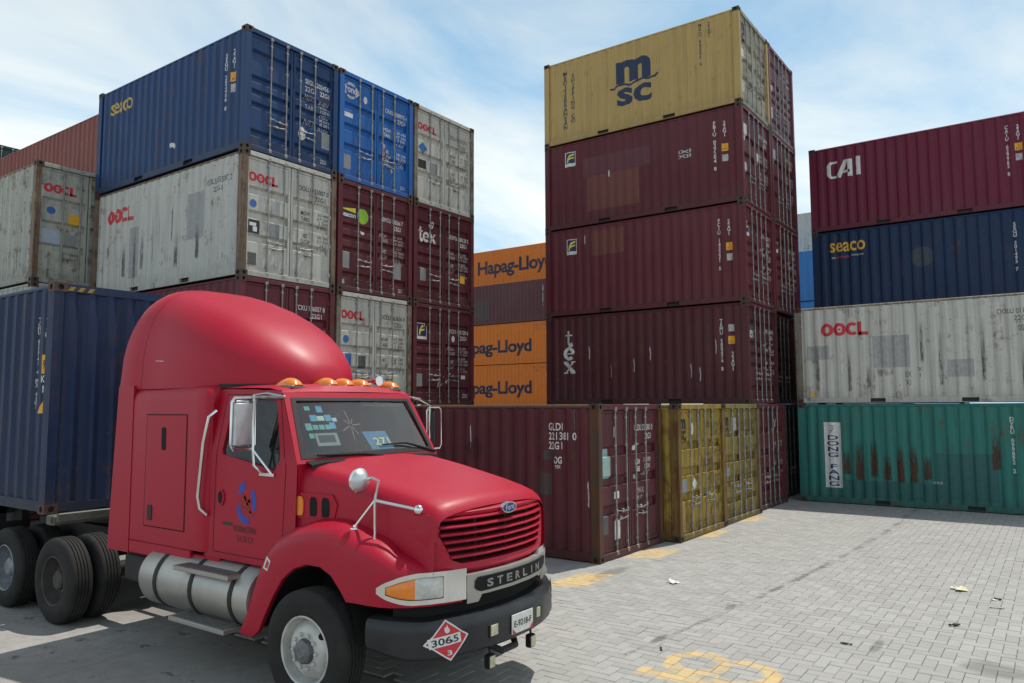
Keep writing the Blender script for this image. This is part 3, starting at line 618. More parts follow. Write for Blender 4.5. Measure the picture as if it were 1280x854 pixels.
# --- containers further along the left edge
HQ = 2.896
container('dirty off-white container with red door lettering, standing alone beyond the left stack', paint('off_white', (0.42, 0.42, 0.36), 31, rust=0.5, dirt=0.45, fade=0.2), 7.72, 19.25, 5.487, L=12.192, H=HQ, doors='A', postmat=RUSTP,
    side=[('lettering', T('OOLU\n7235'), 0.75, 0.5, 2.3, 2.5, FADEB), ('lettering', T('45G1'), 0.7, 0.55, 1.7, 2.0, FADEB)]+[('scuff', rect_geo(), d+0.06, d-0.06, z0, z1, SOOT) for d, z0, z1 in ((0.4, 0.2, 1.4), (0.9, 0.3, 1.6), (1.5, 0.2, 1.2), (2.1, 0.3, 2.0), (2.8, 0.3, 1.7), (1.2, 1.2, 2.4))],
    front=[('logo', OOCL_G, 0.2, 0.95, 2.2, 2.42, RED), ('round_sticker', ell_geo(), 0.28, 0.48, 1.68, 1.86, BLUED), ('sticker', rect_geo(), 0.78, 1.05, 1.5, 1.75, GOLD), ('data_plate', rect_geo(), 0.72, 0.98, 0.95, 1.25, GREYD), ('notice', rect_geo(), 0.15, 0.6, 0.95, 1.3, decal('pale_blue', (0.4, 0.46, 0.55), 0.2))])
container('off-white container under the dirty one, peeking over the trailer load', paint('off_white_two', (0.44, 0.44, 0.39), 32, rust=0.4, dirt=0.4), 7.72, 19.25, HT, L=12.192, H=HQ, detail=False)
container('plain maroon container at the foot of the off-white pair', maroon(12), 7.72, 19.25, 0, L=12.192, detail=False)
container('faded brick red container high up beyond the dark blue one', paint('faded_brick', (0.215, 0.060, 0.048), 33, rust=0.25, dirt=0.35, fade=0.4), 10.3, 19.45, 8.078, L=12.192, H=HQ, detail=False)
for i, z in enumerate((0, HT, 2*HT)):
    container('plain maroon container stacked under the faded brick red one', maroon(13), 10.3, 19.45, z, L=12.192, H=HT if i < 2 else HQ, group='hidden base of the brick red container', detail=False)
container('dark teal container end showing above the brick red one', paint('dark_teal', (0.02, 0.055, 0.065), 34, rust=0.3, dirt=0.5), 10.75, 33.5, 4*HT, L=LN, doors='B')
for i in range(4): container('plain maroon container stacked under the dark teal one', maroon(14), 10.75, 33.5, i*HT, group='hidden base of the dark teal container', detail=False)

# --- right stack: corner at X=18.95, door ends at Y=6.28
XR, YR = 18.95, 6.28
msc_side = [('lettering', VT('MEDITERRANEAN'), 5.40, 5.24, 0.43, 2.22, MSCB), ('lettering', VT('SHIPPING CO'), 5.13, 4.98, 0.6, 2.1, MSCB), ('logo_letter', MSC_M, 3.6, 2.52, 1.37, 2.02, MSCB), ('logo_letters', MSC_S, 3.58, 2.5, 0.70, 1.22, MSCB), ('logo_wave', MSC_W, 3.80, 2.32, 1.20, 1.42, MSCB, 0.002)]
mscy = paint('mustard_yellow', (0.47, 0.325, 0.115), 41, rust=0.12, dirt=0.25, fade=0.2)
mscw = paint('mustard_door_glare', (0.40, 0.37, 0.27), 42, rust=0.5, dirt=0.7, fade=0.5)  # pale copy for the door end, white reflections put into its colour
container('mustard yellow container with big navy logo, topmost of the tall stack', mscy, XR, YR, 4*HT, doors='A', doormat=mscw,
    side=msc_side+vnum('MSCU 663095 6', 1.07, 1.26, 2.42, MSCB, 0.075)+vnum('22G1', 0.82, 1.95, 2.4, MSCB, 0.075),
    front=[('logo_letter', MSC_M, 0.2, 0.6, 2.1, 2.35, MSCB), ('logo_letters', MSC_S, 0.2, 0.6, 1.85, 2.08, MSCB), ('notice', rect_geo(), 0.2, 0.5, 1.2, 1.6, WHITE), ('data_plate', rect_geo(), 0.2, 0.5, 0.4, 0.9, FADED)]+doornum('MSCU 663095 6', '22G1', 1.46, 2.25, 2.2, FADEB)+weights(FADEB))
container('pale purple container beside the yellow one on the tall stack', paint('pale_glare_purple', (0.155, 0.06, 0.085), 43, rust=0.35, dirt=0.6, fade=0.6), XR+PW, YR, 4*HT, doors='B',  # strong fade paints the pale reflections of the door face into the purple
    front=[('notice', rect_geo(), 0.2, 0.5, 1.2, 1.6, FADED), ('data_plate', rect_geo(), 0.2, 0.4, 0.4, 0.8, WHITE)]+doornum('GESU 255471 9', '22G1', 1.46, 2.25, 2.2, WHITE)+weights(FADED))
PATCH1 = decal('brown_repaint', (0.165, 0.043, 0.03), 0.0); PATCH2 = decal('maroon_repaint', (0.125, 0.026, 0.036), 0.0)
container('maroon container with a large brown repainted patch, directly below the yellow one', maroon(45, rust=0.2), XR, YR, 3*HT, doors='A',
    side=florens()+vnum('FBIU 037204 8', 0.75, 0.92, 2.24)+vnum('22G1', 0.48, 1.78, 2.2)+tags(0.47, 1.49, 1.21)+[('paint_patch', rect_geo(), 4.6, 2.95, 0.42, 1.44, PATCH1, -0.001), ('paint_patch', rect_geo(), 4.75, 2.6, 1.46, 2.0, PATCH2, -0.001), ('sticker', T('IXI\nXII', 0.03), 1.8, 1.4, 1.42, 1.64, FADED), ('scrape', rect_geo(), 3.9, 3.86, 1.32, 1.5, WHITE)],
    front=[('notice', rect_geo(), 0.15, 0.55, 1.7, 2.15, WHITE), ('sticker', rect_geo(), 0.2, 0.48, 0.8, 1.1, FADED), ('sticker', rect_geo(), 1.3, 1.5, 1.3, 1.6, WHITE)]+doornum('FBIU 037204 8', '22G1', 1.46, 2.25, 2.2, WHITE)+weights(FADED))
container('maroon container with a pale blue door notice, in the rear column of the tall stack', maroon(46, rust=0.35, dirt=0.6), XR+PW, YR, 3*HT, doors='A',
    front=[('notice', rect_geo(), 0.2, 0.55, 1.75, 2.15, decal('pale_blue', (0.4, 0.46, 0.55), 0.2))]+doornum('FBIU 036612 3', '22G1', 1.46, 2.25, 2.2, WHITE)+weights(FADED))
container('maroon container with a small brown patch under its top rail and an F logo plate', maroon(47, rust=0.2), XR, YR, 2*HT, doors='B',
    side=florens(5.33, 1.8, 0.36, 0.46)+vnum('FCIU 143221 5', 0.7, 0.86, 2.21)+vnum('22G1', 0.44, 1.75, 2.17)+tags(0.43, 1.46, 1.18)+[('paint_patch', rect_geo(), 4.5, 3.45, 1.68, 2.4, PATCH1, -0.001), ('scrape', rect_geo(), 4.72, 4.68, 2.05, 2.3, FADED)],
    front=[('logo_plate', rect_geo(), 0.15, 0.5, 1.75, 2.15, WHITE), ('logo', rect_geo(), 0.18, 0.47, 1.84, 2.13, NAVY, 0.002), ('logo_letter', FLO_F, 0.22, 0.44, 1.86, 2.1, LOGOY, 0.004)]+doornum('FCIU 143221 5', '22G1', 1.46, 2.25, 2.0, WHITE)+weights(WHITE))
container('maroon container with a white door letter, third tier of the rear column', maroon(48, rust=0.3), XR+PW, YR, 2*HT, doors='B',
    front=[('logo_letter', T('C', 0.05), 0.2, 0.5, 1.7, 2.1, WHITE)]+doornum('CAIU 220947 1', '22G1', 1.46, 2.25, 2.0, WHITE)+weights(WHITE))
container('dark maroon container with vertical white serif letters on its side', paint('dark_maroon', (0.092, 0.019, 0.026), 49, rust=0.3, dirt=0.45), XR, YR, HT, doors='B',
    side=[('logo_letter', TEX_T, 5.42, 5.12, 1.7, 2.15, WHITE), ('logo_letter', TEX_E, 5.45, 5.1, 1.3, 1.66, WHITE), ('logo_letter', TEX_X, 5.45, 5.08, 0.9, 1.26, WHITE)]+vnum('TEMU 508474 8', 0.71, 0.85, 2.18)+vnum('22G1', 0.43, 0.84, 1.33)+tags(0.44, 1.63, 1.94)+[('scrape', stroke_geo([([(0.3, 1), (0.6, 0.5), (0.4, 0)], 0.35)]), d+0.03, d-0.03, z, z+0.35, FADED) for d, z in ((3.9, 0.75), (3.2, 0.9), (2.7, 1.2), (1.55, 0.7), (0.85, 1.3), (4.6, 1.3), (1.3, 0.6))],
    front=[('logo_plate', rect_geo(), 0.12, 0.6, 1.65, 2.05, decal('logo_ground', (0.05, 0.09, 0.12), 0)), ('logo_letter', TEX_T, 0.16, 0.32, 1.7, 2.0, WHITE, 0.002), ('logo_letter', TEX_E, 0.3, 0.45, 1.7, 1.88, WHITE, 0.002), ('logo_letter', TEX_X, 0.44, 0.58, 1.7, 1.88, WHITE, 0.002)]+doornum('TEMU 508474 8', '22G1', 1.46, 2.25, 2.0, WHITE)+weights(WHITE))
container('dark maroon container squeezed between the serif-letter box and the white one', paint('dark_maroon_two', (0.07, 0.018, 0.023), 50, rust=0.4, dirt=0.6), XR+PW, YR+0.2, HT, doors='B')

# --- front row on the ground
gl = paint('grimy_maroon', (0.105, 0.020, 0.029), 51, rust=0.4, dirt=0.5)
container('scuffed maroon container with stencilled side numbers, right behind the truck nose', gl, 11.03, 6.17, 0, doors='A', postmat=paint('rust_brown_post', (0.10, 0.055, 0.035), 58, rust=0.9, dirt=0.7),
    side=[('lettering', T('GLDI', 0.02, 1.1), 1.0, 0.72, 2.14, 2.27, WHITE), ('lettering', T('221381 0', 0.02, 1.1), 1.0, 0.45, 1.98, 2.11, WHITE), ('lettering', T('22G1', 0.02, 1.1), 1.0, 0.73, 1.82, 1.95, WHITE), ('number_box', T('OG', 0.03), 0.88, 0.74, 1.58, 1.7, WHITE), ('lettering', T('MX', 0.02), 0.85, 0.76, 1.5, 1.56, WHITE), ('paint_patch', rect_geo(), 1.1, 0.86, 1.64, 1.8, decal('dark_patch', (0.075, 0.05, 0.05), 0)), ('paint_patch', rect_geo(), 1.22, 0.93, 1.05, 1.42, decal('dark_patch', (0.075, 0.05, 0.05), 0)), ('diamond_mark', DIA_G, 2.85, 2.35, 1.55, 2.0, decal('dark_diamond', (0.07, 0.012, 0.02), 0.2)), ('scrape', stroke_geo([([(0.4, 1), (0.6, 0.4), (0.5, 0)], 0.4)]), 2.72, 2.68, 1.8, 2.2, FADED), ('scrape', stroke_geo([([(0.4, 1), (0.6, 0.4), (0.5, 0)], 0.4)]), 0.25, 0.2, 0.9, 1.3, FADED), ('scrape', stroke_geo([([(0.4, 1), (0.6, 0.4), (0.5, 0)], 0.5)]), 0.5, 0.47, 2.15, 2.5, FADEB)],
    front=[('notice', rect_geo(), 0.14, 0.5, 1.33, 1.83, TEALD), ('sticker', rect_geo(), 0.62, 0.72, 2.02, 2.2, TEALD), ('sticker', rect_geo(), 0.62, 0.8, 0.98, 1.1, WHITE), ('sticker', rect_geo(), 0.62, 0.82, 0.3, 0.62, WHITE), ('sticker', rect_geo(), 1.42, 1.6, 1.76, 1.88, WHITE)]+doornum('GLDU 221381 0', '22G1', 1.4, 2.15, 2.22, WHITE)+[('lettering', T('MGW\nTARE\nNET', 0.02), 1.42, 1.62, 1.25, 1.6, WHITE), ('lettering', T('30480\n2200\n28280', 0.01), 1.75, 2.05, 1.3, 1.62, FADED), ('lettering', T('MAX\nKG'), 1.45, 1.75, 0.85, 1.1, FADED), ('data_plate', rect_geo(), 0.15, 0.4, 0.42, 0.75, FADEB)])
y1 = paint('grimy_yellow', (0.36, 0.24, 0.035), 52, rust=0.7, dirt=0.75); y2 = paint('dull_yellow', (0.28, 0.21, 0.055), 53, rust=0.7, dirt=0.85)
ymark = lambda: [('logo_letter', MSC_M, 0.2, 0.48, 2.1, 2.3, BLACK), ('logo_letters', MSC_S, 0.2, 0.48, 1.88, 2.08, BLACK)]
container('rust-streaked yellow container with black door logo, beside the scuffed maroon one', y1, 13.56, 5.87, 0, doors='A', postmat=paint('rusty_yellow_post', (0.22, 0.14, 0.035), 59, rust=1.0, dirt=0.8), side=[('lettering', T('M S', 0.03), 0.16, 0.05, 1.9, 2.05, FADED)],
    front=ymark()+[('round_sticker', ell_geo(), 0.72, 0.86, 1.98, 2.22, WHITE), ('data_plate', rect_geo(), 0.25, 0.5, 0.82, 1.15, GREYD), ('sticker', DIA_G, 0.75, 0.98, 0.9, 1.15, WHITE)]+doornum('MSCU 302217 4', '22G1', 1.46, 2.2, 2.22, FADEB)+weights(FADEB))
container('dull yellow container with greasy doors between a yellow and a maroon container', y2, 16.0, 5.9, 0, doors='C', postmat=RUSTP,
    front=ymark()+[('sticker', rect_geo(), 0.65, 0.95, 1.95, 2.28, FADED), ('data_plate', rect_geo(), 0.25, 0.5, 0.9, 1.2, GREYD)]+doornum('MSCU 118530 9', '22G1', 1.46, 2.2, 2.22, FADEB)+weights(FADEB))
container('maroon container with faint X marks on its doors, under the tall stack', maroon(54, rust=0.5, dirt=0.7), 18.47, 6.0, 0, doors='C',
    front=[('chalk_mark', T('X', 0.02), 0.15, 0.45, 1.9, 2.25, FADED), ('chalk_mark', T('X', 0.02), 1.55, 1.8, 1.9, 2.2, FADED)]+weights(FADED))
container('dark grimy container in the corner where the two rows meet', paint('sooty_brown', (0.05, 0.03, 0.03), 56, rust=0.5, dirt=0.8), 20.98, 6.28, 0, doors='C')

# --- right-hand group: white on teal in front, maroon on navy behind
teal = paint('sea_green', (0.022, 0.175, 0.150), 61, rust=0.35, dirt=0.5, fade=0.3)
container('sea green container with a tall white name board and rust runs', teal, 21.33, -0.26, 0,
    side=[('name_board', rect_geo(), 5.40, 4.98, 0.40, 2.10, WHITE), ('lettering', text_geo('\n'.join('DONG FANG'), 0.02, 1.0, 0.92), 5.34, 5.04, 0.44, 1.76, NAVY, 0.002), ('emblem', stroke_geo([([(0.2, 0.9), (0.8, 0.8), (0.3, 0.6)], 0.14), ([(0.7, 0.6), (0.3, 0.1)], 0.12), ([(0.2, 0.3), (0.5, 0.45)], 0.1)]), 5.3, 5.1, 1.8, 2.05, GREYD, 0.002), ('paint_patch', rect_geo(), 2.8, 1.53, 0.25, 1.37, decal('dull_teal', (0.02, 0.115, 0.11), 0.1), -0.001), ('paint_patch', rect_geo(), 4.9, 2.82, 0.2, 0.62, decal('dull_teal', (0.02, 0.115, 0.11), 0.1), -0.001)]+vnum('DVRU 099892 2', 1.21, 0.96, 2.26)+
    [('rust_run', rect_geo(), d+0.1, d-0.1, z0, z1, RUSTRUN) for d, z0, z1 in ((4.55, 0.6, 1.65), (4.2, 0.7, 1.7), (3.9, 0.65, 1.3), (3.6, 0.6, 1.55), (3.3, 0.6, 1.6), (3.0, 0.7, 1.3), (4.85, 0.75, 1.4), (1.55, 1.0, 1.9))]+[('scrape', T('xxx'), 2.9, 2.68, 0.62, 0.68, FADED)])
container('pale grey container with red lettering and darker squares, on the sea green one', OOCLW(62), 21.33, -0.26, HT, postmat=RUSTG,
    side=ooclmark(5.39, 4.21, 1.78, 2.13)+[('lettering', T('OOLU 011427 5', 0.01), 1.38, 0.55, 2.1, 2.22, FADEB), ('lettering', T('22G1', 0.01), 1.05, 0.75, 1.93, 2.05, FADEB), ('number_box', T('OG', 0.02), 0.98, 0.86, 1.68, 1.82, FADEB), ('paint_patch', rect_geo(), 4.12, 3.27, 0.91, 1.73, decal('patch_grey', (0.37, 0.37, 0.355), 0.3), -0.001), ('paint_patch', rect_geo(), 2.46, 1.9, 0.64, 1.06, decal('patch_grey', (0.37, 0.37, 0.355), 0.3), -0.001), ('paint_patch', rect_geo(), 5.76, 5.2, 1.17, 1.54, decal('patch_grey', (0.37, 0.37, 0.355), 0.3), -0.001), ('sticker', rect_geo(), 5.7, 5.55, 0.2, 0.3, GOLD)]+[('scuff', rect_geo(), d+0.05, d-0.05, z0, z1, SOOT) for d, z0, z1 in ((5.5, 0.3, 1.9), (4.7, 0.3, 1.5), (3.0, 1.0, 2.2), (2.6, 0.4, 1.9), (1.7, 0.5, 2.1), (0.9, 0.3, 1.2), (4.25, 0.4, 1.0))]+[('lettering', T('IIX\nXI'), 3.4, 3.25, 0.45, 0.8, FADEB), ('lettering', T('X\nI'), 3.12, 3.0, 0.65, 0.9, FADEB)])
for i in range(2): container('plain maroon container behind the white and green pair', maroon(63), 23.96, -0.15, i*HT, group='hidden base of the navy container', detail=False)
container('navy container with gold lettering and a faded round mark on its side', paint('navy_enamel', (0.006, 0.027, 0.080), 64, rust=0.15, dirt=0.4, fade=0.15), 23.96, -0.15, 2*HT,
    side=[('logo', T('seaco', 0.015), 5.55, 4.57, 1.93, 2.22, GOLD), ('lettering', T('an', 0.0), 5.5, 5.4, 1.74, 1.79, WHITE), ('lettering', T('HNA', 0.02), 5.35, 5.0, 1.74, 1.81, RED), ('lettering', T('company', 0.0), 4.95, 4.62, 1.76, 1.82, WHITE), ('round_mark', ell_geo(), 3.4, 2.8, 1.25, 1.82, decal('faint_round', (0.035, 0.05, 0.075), 0.2))]+vnum('SEGU 201493 7', 0.9, 0.89, 2.2))
container('crimson maroon container with white angular letters, top of the right-hand group', paint('crimson_maroon', (0.150, 0.012, 0.040), 65, rust=0.15, dirt=0.4, fade=0.15), 23.96, -0.15, 3*HT,
    side=[('logo', CAI_G, 5.52, 4.6, 1.6, 2.16, WHITE)]+vnum('CAIU 629962 8', 0.95, 0.88, 2.26)+vnum('22G1', 0.7, 1.83, 2.25)+tags(0.7, 1.64, 1.36))

# --- far block seen through the gaps
orange = paint('orange_enamel', (0.66, 0.185, 0.022), 71, rust=0.12, dirt=0.15, fade=0.12); XF = 38.6
hl = lambda z: [('logo', T('Hapag-Lloyd', 0.03, 0.95), 32.25-23.1, 26.2-23.1, z, z+1.05, decal('ink_blue', (0.012, 0.016, 0.05), 0))]
fine = [('lettering', T('HLXU 638421'), 3.0, 1.9, 2.3, 2.4, FADEB), ('lettering', T('45G1'), 2.9, 2.5, 2.1, 2.2, FADEB), ('sticker', ell_geo(), 2.1, 1.85, 1.75, 2.0, YEL)]
container('plain maroon container at the foot of the far orange stack', maroon(72), XF, 23.1, 0, L=12.192, detail=False)
container('orange container with large dark lettering, lower of the far orange pair', orange, XF, 23.1, HT, L=12.192, side=hl(0.5)+fine, detail=False)
container('orange container with large dark lettering, upper of the far orange pair', orange, XF, 23.1, 2*HT, L=12.192, side=hl(0.5)+fine, detail=False)
container('dull purple-brown container lying on the far orange pair', paint('dull_purple', (0.105, 0.038, 0.042), 73, rust=0.15, dirt=0.3, fade=0.35), XF, 23.1, 3*HT, L=12.192, detail=False,
    side=vnum('TGHU 402233 1', 2.25, 0.9, 2.2)+[('paint_patch', rect_geo(), 7.6, 6.4, 0.3, 1.6, decal('dark_patch', (0.075, 0.05, 0.05), 0))])
for i in range(4): container('plain maroon container in the second row of the far block', maroon(74), XF+2.6, 23.1, i*HT, L=12.192, group='hidden second row of the far block', detail=False)
container('orange container with dark lettering, highest of the far block', orange, XF+2.6, 23.1, 4*HT, L=12.192, H=HQ, side=[('logo', T('Hapag-Lloyd', 0.03, 0.95), 32.45-23.1, 26.3-23.1, 0.95, 2.18, decal('ink_blue', (0.012, 0.016, 0.05), 0))], detail=False)
sky_b = paint('sky_blue_enamel', (0.035, 0.19, 0.50), 75, rust=0.1, dirt=0.2)
for i in range(4):
    container('sky blue container glimpsed between the tall stack and the right-hand group', sky_b, 39.6, 3.5, i*HT, L=12.192, group='sky blue containers in the far gap', detail=False)
for i in range(4): container('plain maroon container behind the sky blue ones', maroon(76), 42.2, 6.2, i*HT, L=LN, group='hidden second row behind the sky blue containers', detail=False)
container('pale grey container end rising above the sky blue ones', OOCLW(77), 42.2, 6.2, 4*HT, L=LN+0.0, detail=False)

# ------------------------------------------------------------------ truck materials
def red_paint():
    t = NT('truck_red'); v = t.coord(); n = t.noise(v, 1.3, 5, 0.6); f = t.noise(v, 40, 3)
    c = t.mix(t.math('MULTIPLY', t.ramp(n, 0.4, 0.72), 0.30), (0.385, 0.004, 0.024), (0.43, 0.016, 0.045))
    d = t.ramp(t.noise(t.mapping(v, scale=(4, 4, 0.6)), 2, 6, 0.7), 0.55, 0.8); c = t.mix(t.math('MULTIPLY', d, 0.22), c, (0.12, 0.02, 0.02))
    t.bump(n, 0.05, 0.01)
    return t.set(col=c, rough=t.math('MULTIPLY_ADD', n, 0.2, 0.36), spec=0.3, coat=0.06, coatr=0.3)
TRED = red_paint()
CHROME = plain('chrome', (0.72, 0.72, 0.72), 0.16, 1.0, 0.12, 3); ALU = None
def alu():
    t = NT('brushed_aluminium'); v = t.coord(); n = t.noise(t.mapping(v, scale=(1, 12, 1)), 2, 6, 0.7); m_ = t.noise(v, 2.5, 6, 0.65)
    c = t.mix(m_, (0.30, 0.295, 0.275), (0.52, 0.51, 0.48)); c = t.mix(t.math('MULTIPLY', t.ramp(m_, 0.5, 0.75), 0.4), c, (0.24, 0.22, 0.19))
    return t.set(col=c, rough=t.math('MULTIPLY_ADD', n, 0.25, 0.32), metal=0.85)
ALU = alu()
BUMP_ = plain('bumper_grey', (0.016, 0.018, 0.022), 0.36, 0.1, 0.3, 4)
TYRE = plain('tyre_rubber', (0.022, 0.021, 0.020), 0.8, 0, 0.35, 7, 0.3)
RIMW = plain('white_rim', (0.50, 0.50, 0.47), 0.45, 0.15, 0.25, 7)
RIMD = plain('dirty_rim', (0.055, 0.05, 0.045), 0.7, 0.1, 0.4, 7)
RIMB = plain('grey_rim', (0.22, 0.24, 0.26), 0.5, 0.3, 0.3, 7)
BLK = plain('matt_black', (0.010, 0.010, 0.010), 0.8, 0, 0.3, 4, 0.3)
AMBER = plain('amber_lens', (0.80, 0.22, 0.01), 0.22, 0, 0.12, 30, 0.5, 0.6)
LENS = plain('clear_lens', (0.50, 0.51, 0.47), 0.14, 0, 0.2, 12, 0.5, 0.8)
FOGL = plain('fog_lens', (0.46, 0.44, 0.30), 0.25, 0, 0.2, 20)
MIRB = plain('mirror_back', (0.55, 0.57, 0.58), 0.35, 0.7, 0.15, 5)
DASH = plain('dash_grey', (0.035, 0.035, 0.037), 0.8, 0, 0.3, 5); SEATM = plain('seat_cloth', (0.05, 0.045, 0.042), 0.9, 0, 0.3, 6)
def glass(name, tint, refl=0.09):
    t = NT(name); t.n.remove(t.b)
    tr = t.new('ShaderNodeBsdfTransparent'); tr.inputs[0].default_value = (*tint, 1); gl_ = t.new('ShaderNodeBsdfGlossy'); gl_.inputs['Roughness'].default_value = 0.02
    fr = t.new('ShaderNodeFresnel'); t.put(fr.inputs[0], t.math('MULTIPLY_ADD', t.new('ShaderNodeNewGeometry').outputs['Backfacing'], 1/1.52-1.52, 1.52)); n = t.noise(t.coord(), 1.7, 3)
    ds = t.new('ShaderNodeBsdfDiffuse'); ds.inputs[0].default_value = (0.35, 0.37, 0.36, 1)
    mxx = t.new('ShaderNodeMixShader'); t.put(mxx.inputs[0], t.math('ADD', t.math('MULTIPLY', fr.outputs[0], 1.0), refl)); t.t.links.new(tr.outputs[0], mxx.inputs[1]); t.t.links.new(gl_.outputs[0], mxx.inputs[2])
    m2 = t.new('ShaderNodeMixShader'); t.put(m2.inputs[0], t.math('MULTIPLY', t.ramp(n, 0.3, 0.8), 0.07)); t.t.links.new(mxx.outputs[0], m2.inputs[1]); t.t.links.new(ds.outputs[0], m2.inputs[2])
    t.t.links.new(m2.outputs[0], t.o.inputs[0]); return t.m
GLASS = glass('windscreen_glass', (0.80, 0.88, 0.86), 0.11); GLASSD = glass('side_glass', (0.09, 0.10, 0.10), 0.0)

TC = 5.54; TY = 5.28
truck = thing('semi_truck', 'faded red bonneted semi truck with sleeper cab and chrome trim', 'truck', (TC, TY, 0))
TORG = (TC, TY, 0)
def tp(name, mb, mat, parent=None, smooth=R(38), org=TORG):
    """mesh of a truck part given in yard coordinates with t = X - TC"""
    mb.v = [(x+TC, y, z) for x, y, z in mb.v]
    return obj(name, mb.mesh(name, smooth, org), mat, parent or truck)

# plan outline of the nose: front face Y for a sideways offset t
FP = [(0, 4.0), (0.3, 4.02), (0.5, 4.06), (0.7, 4.13), (0.85, 4.21), (0.97, 4.31), (1.05, 4.41), (1.09, 4.50), (1.11, 4.58), (1.115, 4.8)]
def planpts(n0=-1.15, n1=1.15):
    L_ = [(-a, b) for a, b in reversed(FP[1:])]+FP
    return L_
def yf(t):
    t = abs(t)
    for (a, b), (c, d) in zip(FP, FP[1:]):
        if a <= t <= c: return b+(d-b)*(t-a)/(c-a)
    return FP[-1][1]
def strip_path(ts, off):
    """points along the nose outline pushed outwards by off"""
    out_ = []
    for t in ts:
        e = 0.01; d = Vector((2*e, yf(t+e)-yf(t-e))) if abs(t) < 1.1 else Vector((0.3*e, 2*e*(1 if t > 0 else -1)))
        n = Vector((d.y, -d.x)).normalized(); out_.append((t+n.x*off, yf(t)+n.y*off))
    return out_
def lin(a, b, n): return [a+(b-a)*i/(n-1) for i in range(n)]

# --- bonnet
mb = MB(); rings = []
for y, wdt, zt in ((5.74, 0.92, 2.045), (5.5, 0.90, 2.015), (5.2, 0.875, 1.97), (4.9, 0.85, 1.915), (4.6, 0.83, 1.855), (4.38, 0.815, 1.80), (4.26, 0.805, 1.76), (4.20, 0.80, 1.725), (4.17, 0.795, 1.67)):
    half = [(wdt+0.02, 1.2), (wdt+0.012, 1.45), (wdt, zt-0.22), (wdt-0.012, zt-0.13), (wdt-0.04, zt-0.065), (wdt-0.1, zt-0.025), (wdt-0.2, zt), (wdt*0.5, zt+0.022), (0.2, zt+0.032)]
    bow = lambda t: -(1-(t/0.8)**2)*max(0.0, (4.9-y))*0.14 if y < 4.9 else 0.0
    rings.append([(-t, y+bow(t), z) for t, z in half]+[(t, y+bow(t), z) for t, z in reversed(half)])
mb.grid(rings); tp('bonnet', mb, TRED)
# --- grille
def rr(pts_o, pts_i, fo, fi):
    n = len(pts_o); return [fo(*p) for p in pts_o]+[fi(*p) for p in pts_i], [(i, (i+1) % n, n+(i+1) % n, n+i) for i in range(n)]
def outline(l, n=6):
    """closed polyline with dense edges"""
    o = []
    for a, b in zip(l, l[1:]+l[:1]): o += [(a[0]+(b[0]-a[0])*i/n, a[1]+(b[1]-a[1])*i/n) for i in range(n)]
    return o
go = outline([(-0.80, 1.20), (-0.62, 1.17), (0.62, 1.17), (0.80, 1.20), (0.825, 1.5), (0.79, 1.66), (0.63, 1.70), (-0.63, 1.70), (-0.79, 1.66), (-0.825, 1.5)])
gi = outline([(-0.63, 1.29), (-0.54, 1.255), (0.54, 1.255), (0.63, 1.29), (0.745, 1.5), (0.725, 1.605), (0.65, 1.64), (-0.65, 1.64), (-0.725, 1.605), (-0.745, 1.5)])
gm = [((a[0]+b[0])/2, (a[1]+b[1])/2) for a, b in zip(go, gi)]
mb = MB(); mb.add(*rr(go, gm, lambda t, z: (t, yf(t)+0.045+max(0, (z-1.55))*0.25, z), lambda t, z: (t, yf(t)+0.012+max(0, z-1.55)*0.25, z)))
mb.add(*rr(gm, gi, lambda t, z: (t, yf(t)+0.012+max(0, z-1.55)*0.25, z), lambda t, z: (t, yf(t)+0.03+max(0, z-1.55)*0.25, z)))
mb.add(*rr(gi, gi, lambda t, z: (t, yf(t)+0.03+max(0, z-1.55)*0.25, z), lambda t, z: (t, yf(t)+0.13, z)))
mb.add(*rr(go, go, lambda t, z: (t, yf(t)+0.045+max(0, (z-1.55))*0.25, z), lambda t, z: (t, yf(t)+0.2, z)))
grille = tp('grille_surround', mb, TRED)
mb = MB(); mb.add([(t, yf(t)+0.12, z) for t, z in gi], [tuple(range(len(gi)))]); tp('grille_dark_backing', mb, BLK, grille)  # flat black sheet painting the dark behind the slats
for k in range(6):
    z = 1.315+k*0.061; wd_ = 0.63+min(1, (z-1.28)/0.22)*0.11 if z < 1.5 else 0.74-(max(0, z-1.56))*0.6
    mb = MB(); ts = lin(-wd_, wd_, 15); pr = [(-0.012, -0.010), (-0.02, 0.0), (-0.012, 0.011), (0.03, 0.018), (0.06, 0.006), (0.03, -0.012)]
    mb.grid([[(t, yf(t)+0.028+a+max(0, z-1.55)*0.25, z+b+(0.004 if (k == 4 and t > 0.1) else 0)) for a, b in pr] for t in ts], True, True); tp('grille_slat', mb, TRED, grille)
for t in (-0.36, 0.03, 0.42):
    mb = MB(); mb.box(t-0.008, t+0.008, yf(t)+0.075, yf(t)+0.1, 1.28, 1.61); tp('grille_stay', mb, DARKST, grille)
mb = MB(); fn = lambda u, v, d: (u, yf(0)+0.035-d, 1.665+v+0.0)
ov = [(0.105*math.cos(R(15*i)), 0.048*math.sin(R(15*i))) for i in range(24)]; mb.prism(ov, 0.03, fn); em = tp('emblem', mb, CHROME)
mb = MB(); mb.prism([(a*0.86, b*0.8) for a, b in ov], 0.004, lambda u, v, d: (u, yf(0)+0.005-d, 1.665+v)); tp('emblem_field', mb, decal('emblem_blue', (0.012, 0.05, 0.2), 0), em)
def truck_text(name, s, mat, fnc, parent=None, bold=0.0, sp=1.0):
    vs, fs = text_geo(s, bold, sp); mb = MB(); mb.add([fnc(u, v) for u, v in vs], fs); return tp(name, mb, mat, parent, None)
